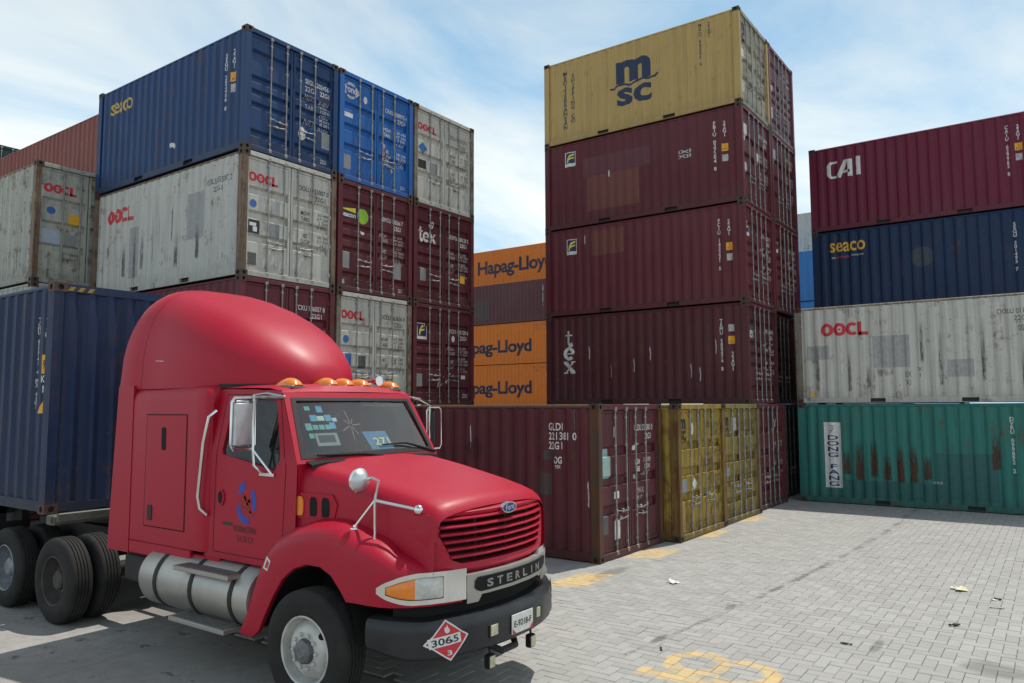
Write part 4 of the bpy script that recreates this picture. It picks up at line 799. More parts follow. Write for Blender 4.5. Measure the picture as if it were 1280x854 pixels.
truck_text('emblem_lettering', 'Ford', decal('chrome_print', (0.7, 0.7, 0.7), 0), lambda u, v: (-0.06+0.12*u, yf(0)-0.0005, 1.64+0.05*v+0.01*u), em)

# --- wings: skin swept round the wheel arch and the nose
def wing(s):
    st = [(1.115, 6.30, 0.50, 0.47), (1.115, 6.24, 0.66, 0.45), (1.115, 6.12, 0.95, 0.45), (1.115, 6.02, 1.17, 0.52), (1.115, 5.93, 1.30, 0.68), (1.115, 5.82, 1.39, 0.86), (1.115, 5.7, 1.45, 1.02), (1.115, 5.55, 1.50, 1.13), (1.115, 5.38, 1.54, 1.185), (1.115, 5.2, 1.55, 1.185), (1.115, 5.06, 1.54, 1.13), (1.115, 4.95, 1.51, 1.03), (1.115, 4.87, 1.49, 0.94)]
    path = [(s*a, b, zt, zb) for a, b, zt, zb in st]; nrm = [(s, 0)]*len(path)
    tz = [(1.115, 4.8, 1.465), (1.11, 4.62, 1.42), (1.09, 4.50, 1.38), (1.05, 4.41, 1.345), (0.97, 4.31, 1.315), (0.85, 4.21, 1.285), (0.7, 4.13, 1.26), (0.56, 4.08, 1.245)]
    for i, (a, b, z) in enumerate(tz):
        p0 = tz[max(0, i-1)]; p1 = tz[min(len(tz)-1, i+1)]; d = Vector((s*(p1[0]-p0[0]), p1[1]-p0[1])).normalized()
        n = Vector((d.y, -d.x)); n = n if n.dot(Vector((s, -1))) > 0 else -n
        path.append((s*a, b, z, 0.945)); nrm.append((n.x, n.y))
    rings = []
    for (x, y, zt, zb), (nx, ny) in zip(path, nrm):
        h = zt-zb; k = min(1.0, h/0.3); sec = [(0.36, zt+0.03*k), (0.24, zt+0.028*k), (0.13, zt+0.008*k), (0.055, zt-0.03*k), (0.014, zt-0.085*k), (0.0, zt-0.15*k)]
        zl = zt-0.15*k; sec += [(0.0, zl+(zb-zl)*q) for q in (0.4, 0.8)]+[(0.004, zb+0.01), (0.03, zb), (0.05, zb+0.012)]
        rings.append([(x-nx*a, y-ny*a, z) for a, z in sec])
    mb = MB(); mb.grid(rings); w_ = tp('wing', mb, TRED)
    # inner arch
    mb = MB(); arc_ = [(6.26, 0.47), (6.05, 0.55), (5.9, 0.8), (5.7, 1.05), (5.4, 1.2), (5.15, 1.2), (4.95, 1.05), (4.85, 0.9), (4.75, 0.6)]
    mb.grid([[(s*1.08, y, z), (s*0.55, y, z)] for y, z in arc_]); mb.box(*sorted((s*0.5, s*0.55)), 4.5, 6.3, 0.55, 1.3); tp('wheel_arch_liner', mb, BLK, w_)
    return w_
wl = wing(-1); wr = wing(1)
# placard remnant on the wing edge
mb = MB(); mb.prism([(0, 0), (0.07, 0.02), (0.01, 0.13), (-0.05, 0.09)], 0.003, lambda u, v, d: (-1.117-d, 5.90+u*0.9, 1.08+v)); tp('torn_sticker', mb, WHITE, wl, None)
mb = MB(); mb.prism([(0.0, 0.02), (0.04, 0.03), (0.0, 0.1), (-0.03, 0.075)], 0.002, lambda u, v, d: (-1.1205-d, 5.90+u*0.9, 1.08+v)); tp('torn_sticker_print', mb, RED, wl, None)
# --- head lights
for s in (-1, 1):
    ts = lin(s*0.53, s*1.097, 44); P = strip_path(ts, 0.012)
    def zr(t): # bezel height along the nose
        e = max(0.0, abs(t)-0.90)/0.20; hh = 0.125*math.sqrt(max(0.03, 1-e*e)); cz = 1.097-0.012*e; return (cz-hh, cz+hh)
    def lr(t): e = max(0.0, abs(t)-0.875)/0.205; f = max(0.0, 0.74-abs(t))/0.03; hh = 0.088*math.sqrt(max(0.12, 1-e*e))*(1-0.12*min(1, f)); cz = 1.097-0.012*e; return (cz-hh, cz+hh)
    mb = MB(); lo = []
    lens = lambda t: 0.715 <= abs(t) <= 1.075
    def ring_at(i):
        x, y = P[i]; a, b = zr(ts[i]); return x, y, a, b
    rows = []
    for i in range(len(ts)):
        x, y, a, b = ring_at(i); xb, yb = strip_path([ts[i]], -0.03)[0]
        la, lb = lr(ts[i]) if lens(ts[i]) else (a+(b-a)*0.25, b-(b-a)*0.25); rows.append([(xb, yb, a), (x, y, a), (x, y, la), (x, y, lb), (x, y, b), (xb, yb, b)])
    hs = [i for i, t in enumerate(ts) if lens(t)]
    n = 6
    for i in range(len(ts)-1):
        for k in range(n-1):
            if k == 2 and i >= hs[0] and i < hs[-1]: continue
            mb.add([rows[i][k], rows[i+1][k], rows[i+1][k+1], rows[i][k+1]], [(0, 1, 2, 3)])
    mb.add(rows[0], [tuple(range(6))]); mb.add(rows[-1], [tuple(range(6))])
    hb = tp('headlight', mb, CHROME)
    split = min(hs, key=lambda i: abs(abs(ts[i])-0.925))
    for nm, i0, i1, mt in (('lens', hs[0], split, LENS), ('indicator_lens', split, hs[-1], AMBER)):
        mb = MB(); m_ = max(1, i1-i0); seg = lin(ts[i0], ts[i1], 9); PP = strip_path(seg, 0.004); PB = strip_path(seg, 0.016); rws = []
        for j, t in enumerate(seg):
            a, b = lr(t); a += 0.004; b -= 0.004; f = min(1, 3*min(j, 8-j)/8+0.25)
            (x0, y0), (x1, y1) = PP[j], PB[j]; rws.append([(x0, y0, a), (x0+(x1-x0)*f, y0+(y1-y0)*f, a+0.02), (x0+(x1-x0)*f, y0+(y1-y0)*f, b-0.02), (x0, y0, b)])
        mb.grid(rws); tp(nm, mb, mt, hb)
    mb = MB(); seg = [ts[i] for i in range(hs[0], hs[-1]+1)]; PP = strip_path(seg, 0.001); mb.grid([[(x, y, lr(t)[0]-0.002), (x, y, lr(t)[1]+0.002)] for (x, y), t in zip(PP, seg)]); tp('gasket', mb, RUBBER, hb)
# --- chrome valance with the name panel, crumpled at one end
mb = MB(); ts = lin(-0.535, 0.86, 36); rings = []
random.seed(3)
for i, t in enumerate(ts):
    cr_ = max(0, (t-0.42)/0.35)
    cr_ = min(1, cr_); j = lambda a: (random.random()-0.5)*a*cr_
    zb = 0.93+(0.055 if -0.4 < t < 0.62 else 0.0)+j(0.05); y = yf(t)-0.02
    rings.append([(t, y+0.05, zb), (t, y+0.004+j(0.05), zb+0.004), (t, y+j(0.05), zb+0.035+j(0.02)), (t, y+0.003+j(0.025), 1.045+j(0.02)), (t, y+0.002+j(0.015), 1.14), (t, y+0.002, 1.165), (t, y+0.05, 1.172)])
mb.grid(rings); val = tp('chrome_valance', mb, ALU)
nbo = [(-0.43, 1.025), (-0.40, 1.015), (0.60, 1.03), (0.68, 1.06), (0.70, 1.135), (-0.42, 1.135), (-0.455, 1.11), (-0.46, 1.05)]
def on_nose(geo, t0, t1, z0, z1, fn):
    m_ = conform(geo, (t0, t1, z0, z1), lambda t, z: Vector(fn(t, z)), lin(-1.1, 1.1, 67), 0); mb = MB(); mb.add([tuple(v.co) for v in m_.vertices], [tuple(p.vertices) for p in m_.polygons]); bpy.data.meshes.remove(m_); return mb
npan = tp('name_panel', on_nose(([((a+0.46)/1.16, (b-1.015)/0.12) for a, b in nbo], [tuple(range(8))]), -0.46, 0.70, 1.015, 1.135, lambda t, z: (t, yf(t)-0.0275, z)), BLK, val, None)
for i, ch in enumerate('STERLIN'):
    vs, fs = text_geo(ch, 0.03); a = -0.34+i*0.125; wd_ = 0.075 if ch != 'I' else 0.018; a += 0.024 if ch == 'I' else 0
    mb = MB(); mb.add([(a+wd_*u, yf(a+wd_*u)-0.034, 1.042+0.068*v) for u, v in vs], fs); tp('chrome_letter', mb, STEEL, npan, None)
# dark opening behind valance and bumper
mb = MB(); mb.grid([[(t, yf(t)+0.10, 0.55), (t, yf(t)+0.09, 0.98)] for t in lin(-1.0, 1.0, 12)]); tp('lower_opening', mb, BLK)
# --- bumper
mb = MB(); ts = lin(-1.109, 1.109, 50); rings = []
for t in ts:
    e = max(0, abs(t)-0.9)/0.25; zb, zt = 0.545+0.13*e**2, 0.855+0.035*min(1, e)
    sec = [(-0.06, zb+0.03), (0.02, zb), (0.052, zb+0.025), (0.062, zb+0.08), (0.062, zt-0.1), (0.056, zt-0.04), (0.035, zt-0.008), (0.0, zt), (-0.1, zt+0.0)]
    ring = []
    for o_, z in sec: x, y = strip_path([t], o_+0.012)[0]; ring.append((x, y, z))
    rings.append(ring)
for s, k in ((-1, 0), (1, -1)): # ends run back along the wing
    pass
tail = lambda s: [[(s*(1.15+o_+0.012), y, z+dz*(1 if i < 4 else 0.0)) for i, (o_, z) in enumerate(sec)] for y, dz in ((4.72, 0.03), (4.66, 0.0))]
mb.grid(rings); bum = tp('bumper', mb, BUMP_)
for t in (-0.30, 0.36):
    mb = MB(); y = yf(t)-0.071; mb.box(t-0.075, t+0.075, y-0.004, y+0.05, 0.63, 0.75, 0.012); fl = tp('fog_light_housing', mb, BLK, bum)
    mb = MB(); mb.box(t-0.055, t+0.045, y-0.008, y+0.0, 0.645, 0.735, 0.004); tp('fog_light', mb, FOGL, bum)
# number plate
mb = MB(); mb.box(-0.09, 0.23, yf(0.07)-0.088, yf(0.07)-0.078, 0.60, 0.765, 0.004); plate = tp('number_plate', mb, plain('plate_white', (0.62, 0.62, 0.60), 0.4, 0, 0.1, 20), bum)
truck_text('plate_lettering', 'E-9218-F', BLACK, lambda u, v: (-0.06+0.26*u, yf(0.07)-0.0905, 0.655+0.055*v), plate, 0.02)
mb = MB(); mb.add([(-0.085, yf(0.07)-0.0903, 0.605), (-0.03, yf(0.07)-0.0903, 0.605), (-0.085, yf(0.07)-0.0903, 0.65)], [(0, 1, 2)]); mb.add([(0.17, yf(0.07)-0.0903, 0.605), (0.225, yf(0.07)-0.0903, 0.605), (0.225, yf(0.07)-0.0903, 0.65)], [(0, 1, 2)]); tp('plate_corner', mb, RED, plate, None)
# hazard placards
def placard(tc, s_, roll):
    def pos(u, v, d):
        t = tc+u; x, y = strip_path([t], 0.0765+d)[0]; return (x, y, 0.695+v)
    P_o = outline([(0, -s_), (s_, 0), (0, s_), (-s_, 0)], 4)
    torn = [(u*(1+0.1*math.sin(7*i)) if u > 0 else u, v) for i, (u, v) in enumerate(P_o)]
    rot = lambda u, v: (u*math.cos(roll)-v*math.sin(roll), u*math.sin(roll)+v*math.cos(roll))
    def lay(geo, d):
        g2 = [rot(u, v) for u, v in geo[0]]; return on_nose((g2, geo[1]), 0, 1, 0, 1, lambda u, v: pos(u-tc, v, d)) if False else on_nose(([(tc+u, v) for u, v in g2], geo[1]), 0, 1, 0, 1, lambda t, v: pos(t-tc, v, d))
    pl = tp('hazard_placard', lay((torn, [tuple(range(len(torn)))]), 0.001), WHITE, bum, None)
    pr_ = [(u*0.9, v*0.9) for u, v in torn]; tp('placard_field', lay((pr_, [tuple(range(len(pr_)))]), 0.002), RED, pl, None)
    tp('placard_panel', lay(([(-s_*0.82, -s_*0.24), (s_*0.6, -s_*0.24), (s_*0.6, s_*0.24), (-s_*0.82, s_*0.24)], [(0, 1, 2, 3)]), 0.003), WHITE, pl, None)
    g_ = text_geo('3065', 0.02); tp('placard_number', lay(([(-s_*0.74+1.22*s_*u, -s_*0.17+0.34*s_*v) for u, v in g_[0]], g_[1]), 0.004), BLACK, pl, None)
    tp('placard_flame', lay(([(-0.18*s_+0.4*s_*u, 0.32*s_+0.42*s_*v) for u, v in F_FLAME[0]], F_FLAME[1]), 0.004), WHITE, pl, None)
    g_ = text_geo('3', 0.02); tp('placard_class', lay(([(-0.09*s_+0.18*s_*u, -0.72*s_+0.24*s_*v) for u, v in g_[0]], g_[1]), 0.004), WHITE, pl, None)
placard(-0.72, 0.165, 0.12); placard(0.92, 0.165, -0.05)
# hanging work lamps
for t, z in ((-0.3, 0.42), (0.31, 0.44)):
    mb = MB(); y = yf(t)-0.02; mb.box(t-0.045, t+0.045, y-0.03, y+0.03, z-0.05, z+0.065, 0.01); mb.tube([(t, y, z+0.06), (t, y, z+0.14)], 0.01, 6); wlm = tp('work_lamp', mb, BLK)
    mb = MB(); mb.box(t-0.036, t+0.036, y-0.034, y-0.029, z-0.04, z+0.055, 0.004); tp('lens', mb, FOGL, wlm)
mb = MB(); mb.tube([(-0.15, 4.12, 0.5), (-0.1, 4.02, 0.46), (0.1, 4.02, 0.46), (0.2, 4.12, 0.5)], 0.03, 8); tp('tow_hook', mb, DARKST)

# --- cab
CT, CB = 2.72, 1.06
def tside(z): return 0.965 if z <= 2.05 else 0.965-0.10*(z-2.05)/0.67
so_ = outline([(5.72, CB), (5.70, 2.03), (6.07, CT-0.02), (6.5, CT+0.01), (7.12, CT+0.02), (7.12, 2.1), (7.12, CB), (6.4, CB)], 3)
si_ = outline([(6.03, 1.955), (5.95, 2.07), (6.12, 2.615), (6.5, 2.635), (6.82, 2.64), (6.88, 2.13), (6.86, 2.085), (6.4, 2.02)], 3)
door_line = [(5.9, 1.12), (5.86, 2.0), (6.07, 2.66), (6.5, 2.685), (6.93, 2.69), (6.97, 2.1), (6.98, 1.12), (6.4, 1.12)]
mb = MB()
for s in (-1, 1):
    mb.add(*rr(so_, si_, lambda y, z: (s*tside(z), y, z), lambda y, z: (s*tside(z), y, z)))
    mb.add(*rr(si_, si_, lambda y, z: (s*tside(z), y, z), lambda y, z: (s*(tside(z)-0.03), y, z)))
# windscreen surround
bowf = lambda t, z: -0.075*(1-(t/0.95)**2)
wo = outline([(-0.965, 2.03), (0.965, 2.03), (0.868, 2.70), (-0.868, 2.70)], 8); wi = outline([(-0.905, 2.075), (0.905, 2.075), (0.805, 2.645), (-0.805, 2.645)], 8)
yw = lambda z: 5.70+(z-2.03)*0.552
fo = lambda t, z: (t, yw(z)+bowf(t, z)*(1 if abs(t) < 0.96 else 0), z)
mb.add(*rr(wo, wi, fo, fo))
mb.add(*rr(wi, wi, fo, lambda t, z: (t, yw(z)+bowf(t, z)+0.04, z)))
# roof skin
rf = []
for y, zc in ((6.07, 0.0), (6.12, 0.03), (6.25, 0.05), (6.6, 0.06), (7.12, 0.06)):
    rf.append([(t, y+(bowf(t, 2.7) if y < 6.1 else bowf(t, 2.7)*0.6 if y < 6.2 else 0), 2.70+zc+0.045*(1-(t/0.868)**2)*(0.2 if y < 6.1 else 1)-0.012*(abs(t) > 0.86)) for t in lin(-0.868, 0.868, 13)])
mb.grid(rf)
mb.grid([[(-0.868, y, CT+0.0), (-0.868, y, 2.70)] for y in (6.07, 7.12)])
mb.add([(-0.95, 5.72, CB), (0.95, 5.72, CB), (0.95, 5.71, 2.03), (-0.95, 5.71, 2.03)], [(0, 1, 2, 3)])
mb.add([(-0.95, 7.12, CB), (0.95, 7.12, CB), (0.865, 7.12, 2.7), (-0.865, 7.12, 2.7)], [(0, 1, 2, 3)])
mb.add([(-0.96, 5.72, CB), (0.96, 5.72, CB), (0.96, 7.12, CB), (-0.96, 7.12, CB)], [(0, 1, 2, 3)])
cab = tp('cab', mb, TRED, None, R(30))
# cowl between bonnet and windscreen
mb = MB(); mb.grid([[(t, 5.78+bowf(t, 2)*1.0-0.02, 2.068-0.02*(abs(t) > 0.88)) for t in lin(-0.87, 0.87, 13)], [(t, 5.62+bowf(t, 2), 2.04-0.02*(abs(t) > 0.85)) for t in lin(-0.87, 0.87, 13)], [(t, 5.60+bowf(t, 2), 1.9) for t in lin(-0.87, 0.87, 13)]]); tp('cowl', mb, BLK)
# glass and rubber
ws = [[(t*(0.91-0.10*k/8)/0.9, yw(2.07+0.58*k/8)+bowf(t, 0)+0.012, 2.07+0.58*k/8) for t in lin(-0.9, 0.9, 13)] for k in range(9)]
mb = MB(); mb.grid(ws); wsc = tp('windscreen', mb, GLASS, cab)
mb = MB(); wj = outline([(-0.855, 2.115), (0.855, 2.115), (0.765, 2.615), (-0.765, 2.615)], 8); mb.add(*rr(wi, wj, lambda t, z: (t*1.006, yw(z)+bowf(t, z)-0.006, z), lambda t, z: (t, yw(z)+bowf(t, z)-0.006, z))); mb.add(*rr(wj, wj, lambda t, z: (t, yw(z)+bowf(t, z)-0.006, z), lambda t, z: (t, yw(z)+bowf(t, z)+0.014, z))); tp('windscreen_rubber', mb, RUBBER, cab)
for s in (-1, 1):
    mb = MB(); mb.add([(s*(tside(z)-0.02), y, z) for y, z in si_], [tuple(range(len(si_)))]); tp('side_window', mb, GLASSD, cab, None)
    dl = outline(door_line, 6); inn = [(y+(6.42-y)*0.012, z+(1.9-z)*0.009) for y, z in dl]
    mb = MB(); mb.add(*rr(dl, inn, lambda y, z: (s*(tside(z)+0.0015), y, z), lambda y, z: (s*(tside(z)+0.0015), y, z))); tp('door_seam', mb, BLK, cab, None)
    mb = MB(); mb.prism([(0.06*math.cos(R(30*i)), 0.085*math.sin(R(30*i))) for i in range(12)], 0.012, lambda u, v, d: (s*(0.965+d), 6.86+u, 1.66+v)); dh = tp('door_handle', mb, TRED, cab)
    mb = MB(); mb.prism([(0.035*math.cos(R(30*i)), 0.062*math.sin(R(30*i))) for i in range(12)], 0.004, lambda u, v, d: (s*(0.9775+d), 6.86+u, 1.66+v)); tp('handle_recess', mb, BLK, dh)
    # rain deflector over the side window
    mb = MB(); mb.box(*sorted((s*0.875, s*0.91)), 5.99, 6.5, 2.635, 2.665, 0.008); tp('window_visor', mb, STEEL, cab)
# door artwork on the near side
DX = lambda d=0.0: -(0.967+d)
def dart(name, geo, y0, y1, z0, z1, mat, d=0.0):
    mb = MB(); mb.add([(DX(d), y0+(y1-y0)*u, z0+(z1-z0)*v) for u, v in geo[0]], geo[1]); tp(name, mb, mat, cab, None)
BL2 = decal('door_blue', (0.015, 0.07, 0.42), 0.15); RD2 = decal('door_red', (0.30, 0.015, 0.015), 0.3); DK2 = decal('door_dark', (0.06, 0.018, 0.016), 0.4)
dart('door_logo', stroke_geo([(arc(0.5, 0.5, 0.42, 0.42, 100, 150, 8), 0.2), (arc(0.5, 0.5, 0.42, 0.42, -20, 45, 8), 0.2), (arc(0.5, 0.5, 0.42, 0.42, 190, 290, 10), 0.18)]), 6.6, 6.3, 1.43, 1.83, BL2)
dart('door_logo', stroke_geo([([(0.2, 0.75), (0.5, 0.62), (0.8, 0.55)], 0.1), ([(0.1, 0.55), (0.5, 0.45), (0.7, 0.6)], 0.1), ([(0.2, 0.4), (0.6, 0.3), (0.9, 0.2)], 0.08), ([(0.4, 0.7), (0.75, 0.25)], 0.08)]), 6.6, 6.3, 1.45, 1.8, RD2, 0.001)
dart('door_lettering', T('INTERNACIONAL', 0.02), 6.64, 6.28, 1.345, 1.405, DK2); dart('door_lettering', T('S.A. DE C.V.', 0.02), 6.58, 6.32, 1.255, 1.315, DK2); dart('door_badge', rect_geo(), 6.82, 6.66, 1.395, 1.43, DK2)
# interior: dash, seats, wheel, dash card and stickers
mb = MB(); mb.box(-0.86, 0.86, 5.80, 6.12, 1.55, 2.06, 0.04); dsh = tp('dashboard', mb, DASH, cab)
for t in (-0.5, 0.5):
    mb = MB(); mb.box(t-0.27, t+0.27, 6.5, 6.98, 1.45, 1.62, 0.04); mb.box(t-0.26, t+0.26, 6.88, 7.05, 1.6, 2.3, 0.05); mb.box(t-0.14, t+0.14, 6.9, 7.02, 2.28, 2.5, 0.04); tp('seat', mb, SEATM, cab)
mb = MB(); mb.tube([(0.5+0.23*math.cos(R(a)), 6.25+0.1*math.sin(R(a)), 2.03+0.2*math.sin(R(a))) for a in range(0, 361, 20)], 0.016, 6, False); mb.tube([(0.5, 6.25, 2.03), (0.5, 6.08, 1.9)], 0.025, 6); tp('steering_wheel', mb, RUBBER, cab)
def onglass(t, z, d=0.026): return (t, yw(z)+bowf(t, z)+d, z)
def gl_card(name, geo, t0, t1, z0, z1, mat, lean=0.0, d=0.03, tiltz=0.0):
    mb = MB(); mb.add([onglass(t0+(t1-t0)*u+lean*v, z0+(z1-z0)*v+tiltz*u, d) for u, v in geo[0]], geo[1]); return tp(name, mb, mat, wsc, None)
CARD = decal('card_blue', (0.06, 0.22, 0.42), 0); CY = decal('card_yellow', (0.75, 0.75, 0.35), 0); TQ = decal('sticker_teal', (0.12, 0.42, 0.38), 0); SKB = decal('sticker_blue', (0.10, 0.38, 0.62), 0); PALE = decal('sticker_pale', (0.6, 0.68, 0.62), 0)
gl_card('number_card', rect_geo(), 0.0, 0.33, 2.12, 2.30, CARD, -0.06, 0.05); gl_card('card_number', T('271', 0.02), 0.07, 0.29, 2.16, 2.235, CY, -0.02, 0.045)
for i, (a, b, w__, h__, mt) in enumerate(((-0.68, 2.52, .06, .04, TQ), (-0.55, 2.50, .07, .065, SKB), (-0.65, 2.415, .075, .06, SKB), (-0.57, 2.42, .08, .045, PALE), (-0.48, 2.415, .075, .06, SKB), (-0.4, 2.41, .055, .035, PALE), (-0.73, 2.33, .07, .065, TQ), (-0.65, 2.335, .06, .045, TQ), (-0.58, 2.335, .06, .045, TQ), (-0.51, 2.335, .06, .045, TQ), (-0.45, 2.34, .065, .06, SKB), (-0.72, 2.255, .05, .045, TQ))):
    gl_card('windscreen_sticker', rect_geo(), a, a+w__, b, b+h__, mt)
gl_card('windscreen_notice', rect_geo(), -0.66, -0.40, 2.18, 2.30, decal('notice_grey', (0.28, 0.30, 0.30), 0)); gl_card('windscreen_notice_panel', rect_geo(), -0.63, -0.44, 2.215, 2.28, DASH, 0, 0.027)
gl_card('cracked_star', stroke_geo([([(0.5+0.06*math.cos(R(a)), 0.5+0.06*math.sin(R(a))), (0.5+r_*math.cos(R(a+4)), 0.5+r_*math.sin(R(a+4)))], 0.008) for a, r_ in ((0, .4), (50, .25), (95, .5), (140, .3), (200, .45), (260, .5), (300, .35))]), -0.36, -0.06, 2.22, 2.52, decal('glass_crack', (0.55, 0.6, 0.58), 0), 0, 0.008)
# wipers
for pts in ([(0.93, 5.70, 2.06), (0.70, 5.70, 2.115), (0.45, 5.69, 2.17), (0.1, 5.685, 2.165)], [(0.05, 5.63, 2.06), (-0.2, 5.645, 2.09), (-0.75, 5.68, 2.10)]):
    mb = MB(); mb.tube(pts, [0.014, 0.012, 0.01, 0.009][:len(pts)], 6); tp('wiper', mb, BLK, cab)
# marker lamps and horn
for t in (-0.66, -0.2, 0.02, 0.25, 0.70):
    mb = MB(); rg = []
    for k in range(9):
        q = k/8; y = 6.08+0.26*q; hh = 0.08*math.sin(math.pi*min(1, q*0.75+0.12))**0.8 if k not in (0,) else 0.008; wq = 0.085*(0.35+0.65*math.sin(math.pi*min(1, 0.15+q*0.55)))
        rg.append([(t+wq*math.cos(R(a)), y, 2.755+0.025*(1-(t/0.868)**2)+hh*math.sin(R(a))) for a in range(0, 181, 20)])
    mb.grid(rg); mb.add(rg[-1], [tuple(range(10))]); ml = tp('marker_lamp', mb, AMBER, cab)
    mb = MB(); mb.box(t-0.085, t+0.085, 6.08, 6.355, 2.735, 2.757+0.025*(1-(t/0.868)**2), 0.008); tp('lamp_base', mb, plain('lamp_base_grey', (0.16, 0.15, 0.14), 0.5), ml)
mb = MB(); mb.lathe([(0.0, -0.05), (0.055, -0.05), (0.045, 0.0), (0.02, 0.07), (0.018, 0.3)], (0.5, 6.2, 2.84), 'y', 14); mb.box(0.48, 0.52, 6.3, 6.34, 2.75, 2.83); tp('air_horn', mb, CHROME, cab)
# bonnet-side vents with marker
mb = MB(); vo = [(-0.25, -0.09), (0.26, -0.12), (0.29, 0.05), (0.22, 0.115), (-0.22, 0.115), (-0.28, 0.03)]
hsx = lambda y: -(0.80+(y-4.6)*0.092)-0.012
mb.prism(vo, 0.018, lambda u, v, d: (hsx(5.5)-0.006-d-0.092*u, 5.52+u, 1.66+v)); vp = tp('vent_plate', mb, TRED)
for u0, u1, mt, nm in ((0.12, 0.2, AMBER, 'side_marker'), (-0.04, 0.045, BLK, 'vent_slot'), (-0.19, -0.10, BLK, 'vent_slot')):
    mb = MB(); mb.prism([(u0+0.01, -0.085), (u1-0.01, -0.09), (u1, -0.05), (u1, 0.05), (u1-0.015, 0.085), (u0+0.02, 0.08), (u0, 0.04), (u0, -0.05)], 0.012 if mt is AMBER else 0.003, lambda u, v, d: (hsx(5.5)-0.026-d-0.092*u, 5.52+u, 1.66+v)); tp(nm, mb, mt, vp)
# --- sleeper box
mb = MB(); hw = 1.0; sec = [(hw, 1.10), (hw, 2.62), (hw-0.012, 2.70), (hw-0.04, 2.75), (hw-0.09, 2.78), (hw-0.2, 2.79)]
rows = []
for y, dz in ((7.06, -0.06), (7.09, -0.02), (7.14, 0), (7.3, 0), (8.52, 0)):
    k = 0.05 if y < 7.08 else 0.018 if y < 7.1 else 0
    rows.append([(-(a-k), y, z-(k if z > 2.5 else 0)) for a, z in sec]+[((a-k), y, z-(k if z > 2.5 else 0)) for a, z in reversed(sec)])
mb.grid(rows); mb.add(rows[0], [tuple(range(len(rows[0])))]); mb.add(rows[-1], [tuple(range(len(rows[0])))])
slp = tp('sleeper', mb, TRED)
for s in (-1, 1):
    mb = MB(); fa = [(8.525, 0.95), (8.985, 0.95), (8.85, 2.80), (8.525, 2.80)]
    mb.prism(fa, 0.035, lambda u, v, d: (s*(0.972+d), u, v)); tp('side_fairing', mb, TRED)
    mb = MB(); mb.box(*sorted((s*0.95, s*1.004)), 7.32, 8.52, 0.955, 1.095, 0.01); mb.box(*sorted((s*0.93, s*0.975)), 6.85, 7.31, 0.99, 1.06, 0.01); tp('side_skirt', mb, TRED)
    # luggage door: proud panel with slot and lock
    mb = MB(); mb.box(*sorted((s*1.001, s*1.006)), 7.45, 8.22, 1.28, 2.47, 0.002); ld = tp('luggage_door', mb, TRED, slp)
    for a in ((7.437, 7.447, 1.27, 2.48), (8.223, 8.233, 1.27, 2.48), (7.447, 8.223, 1.267, 1.277), (7.447, 8.223, 2.473, 2.483)):
        mb = MB(); mb.box(*sorted((s*1.0005, s*1.0025)), *a); tp('door_seam', mb, BLK, ld)
    mb = MB(); mb.prism([(-0.035, -0.12), (0.035, -0.12), (0.04, 0.12), (-0.03, 0.12)], 0.006, lambda u, v, d: (s*(1.006+d), 7.87+u, 2.22+v)); tp('vent_slot', mb, BLK, ld)
    mb = MB(); mb.box(*sorted((s*1.006, s*1.016)), 8.06, 8.15, 1.34, 1.5, 0.006); lk = tp('latch', mb, DARKST, ld)
    # grab rail
    mb = MB(); mb.tube([(s*0.975, 6.96, 2.52), (s*1.04, 6.99, 2.46), (s*1.05, 7.06, 2.2), (s*1.05, 7.13, 1.66), (s*1.03, 7.12, 1.54), (s*0.98, 7.07, 1.47)], 0.019, 8); tp('grab_rail', mb, CHROME)
# --- roof fairing
mb = MB(); rings = []
prof = [(6.38, 0.12, 2.80, 2.86), (6.40, 0.22, 2.80, 2.94), (6.46, 0.34, 2.79, 3.03), (6.56, 0.48, 2.785, 3.14), (6.72, 0.63, 2.78, 3.28), (6.92, 0.76, 2.77, 3.41), (7.12, 0.86, 2.76, 3.52), (7.4, 0.925, 2.76, 3.65), (7.7, 0.955, 2.76, 3.77), (8.1, 0.965, 2.76, 3.88), (8.45, 0.965, 2.76, 3.945), (8.54, 0.985, 2.76, 3.96), (8.7, 1.0, 2.76, 3.965), (8.8, 1.0, 2.76, 3.945), (8.86, 0.995, 2.76, 3.90)]
for y, wq, zb, zt in prof:
    n_ = 2.4+1.2*min(1, max(0, (y-6.6)/1.4)); ring = []
    for k in range(25):
        a = math.pi*k/24; c_, s_ = math.cos(a), math.sin(a)
        zq = abs(s_)**(2/n_); ring.append((-wq*math.copysign(abs(c_)**(2/n_), c_), y-0.34*max(0, (y-7.9)/0.96)*zq**1.6, zb+(zt-zb)*zq))
    rings.append(ring)
mb.grid(rings); mb.add(rings[-1], [tuple(range(25))]); rfair = tp('roof_fairing', mb, TRED, None, R(50))
mb = MB(); mb.grid([[(x*1.0015, y, z+0.0015) for x, y, z in [(r_[0], r_[1], r_[2]) for r_ in [rings[10][i] for i in range(25)]]], [(x*1.0015, y+0.008, z+0.0015) for x, y, z in rings[10]]]); tp('fairing_seam', mb, plain('seam_dark_red', (0.16, 0.006, 0.01), 0.6), rfair, None)
mb = MB(); mb.grid([[(-0.967, 8.16, 3.07), (-0.967, 8.16, 3.075)], [(-0.967, 8.0, 3.058), (-0.967, 8.0, 3.066)]]); tp('scratch', mb, WHITE, rfair, None)
# rubber gap between cab roof and fairing
for q in (1, -1):
    mb = MB(); mb.grid([[(q*x*1.01, y-0.01, 2.755) for x, y, z in (r_[0] for r_ in rings[:7])], [(q*x*1.01, y-0.01, 2.795) for x, y, z in (r_[0] for r_ in rings[:7])]]); tp('fairing_gasket', mb, RUBBER, rfair, None)

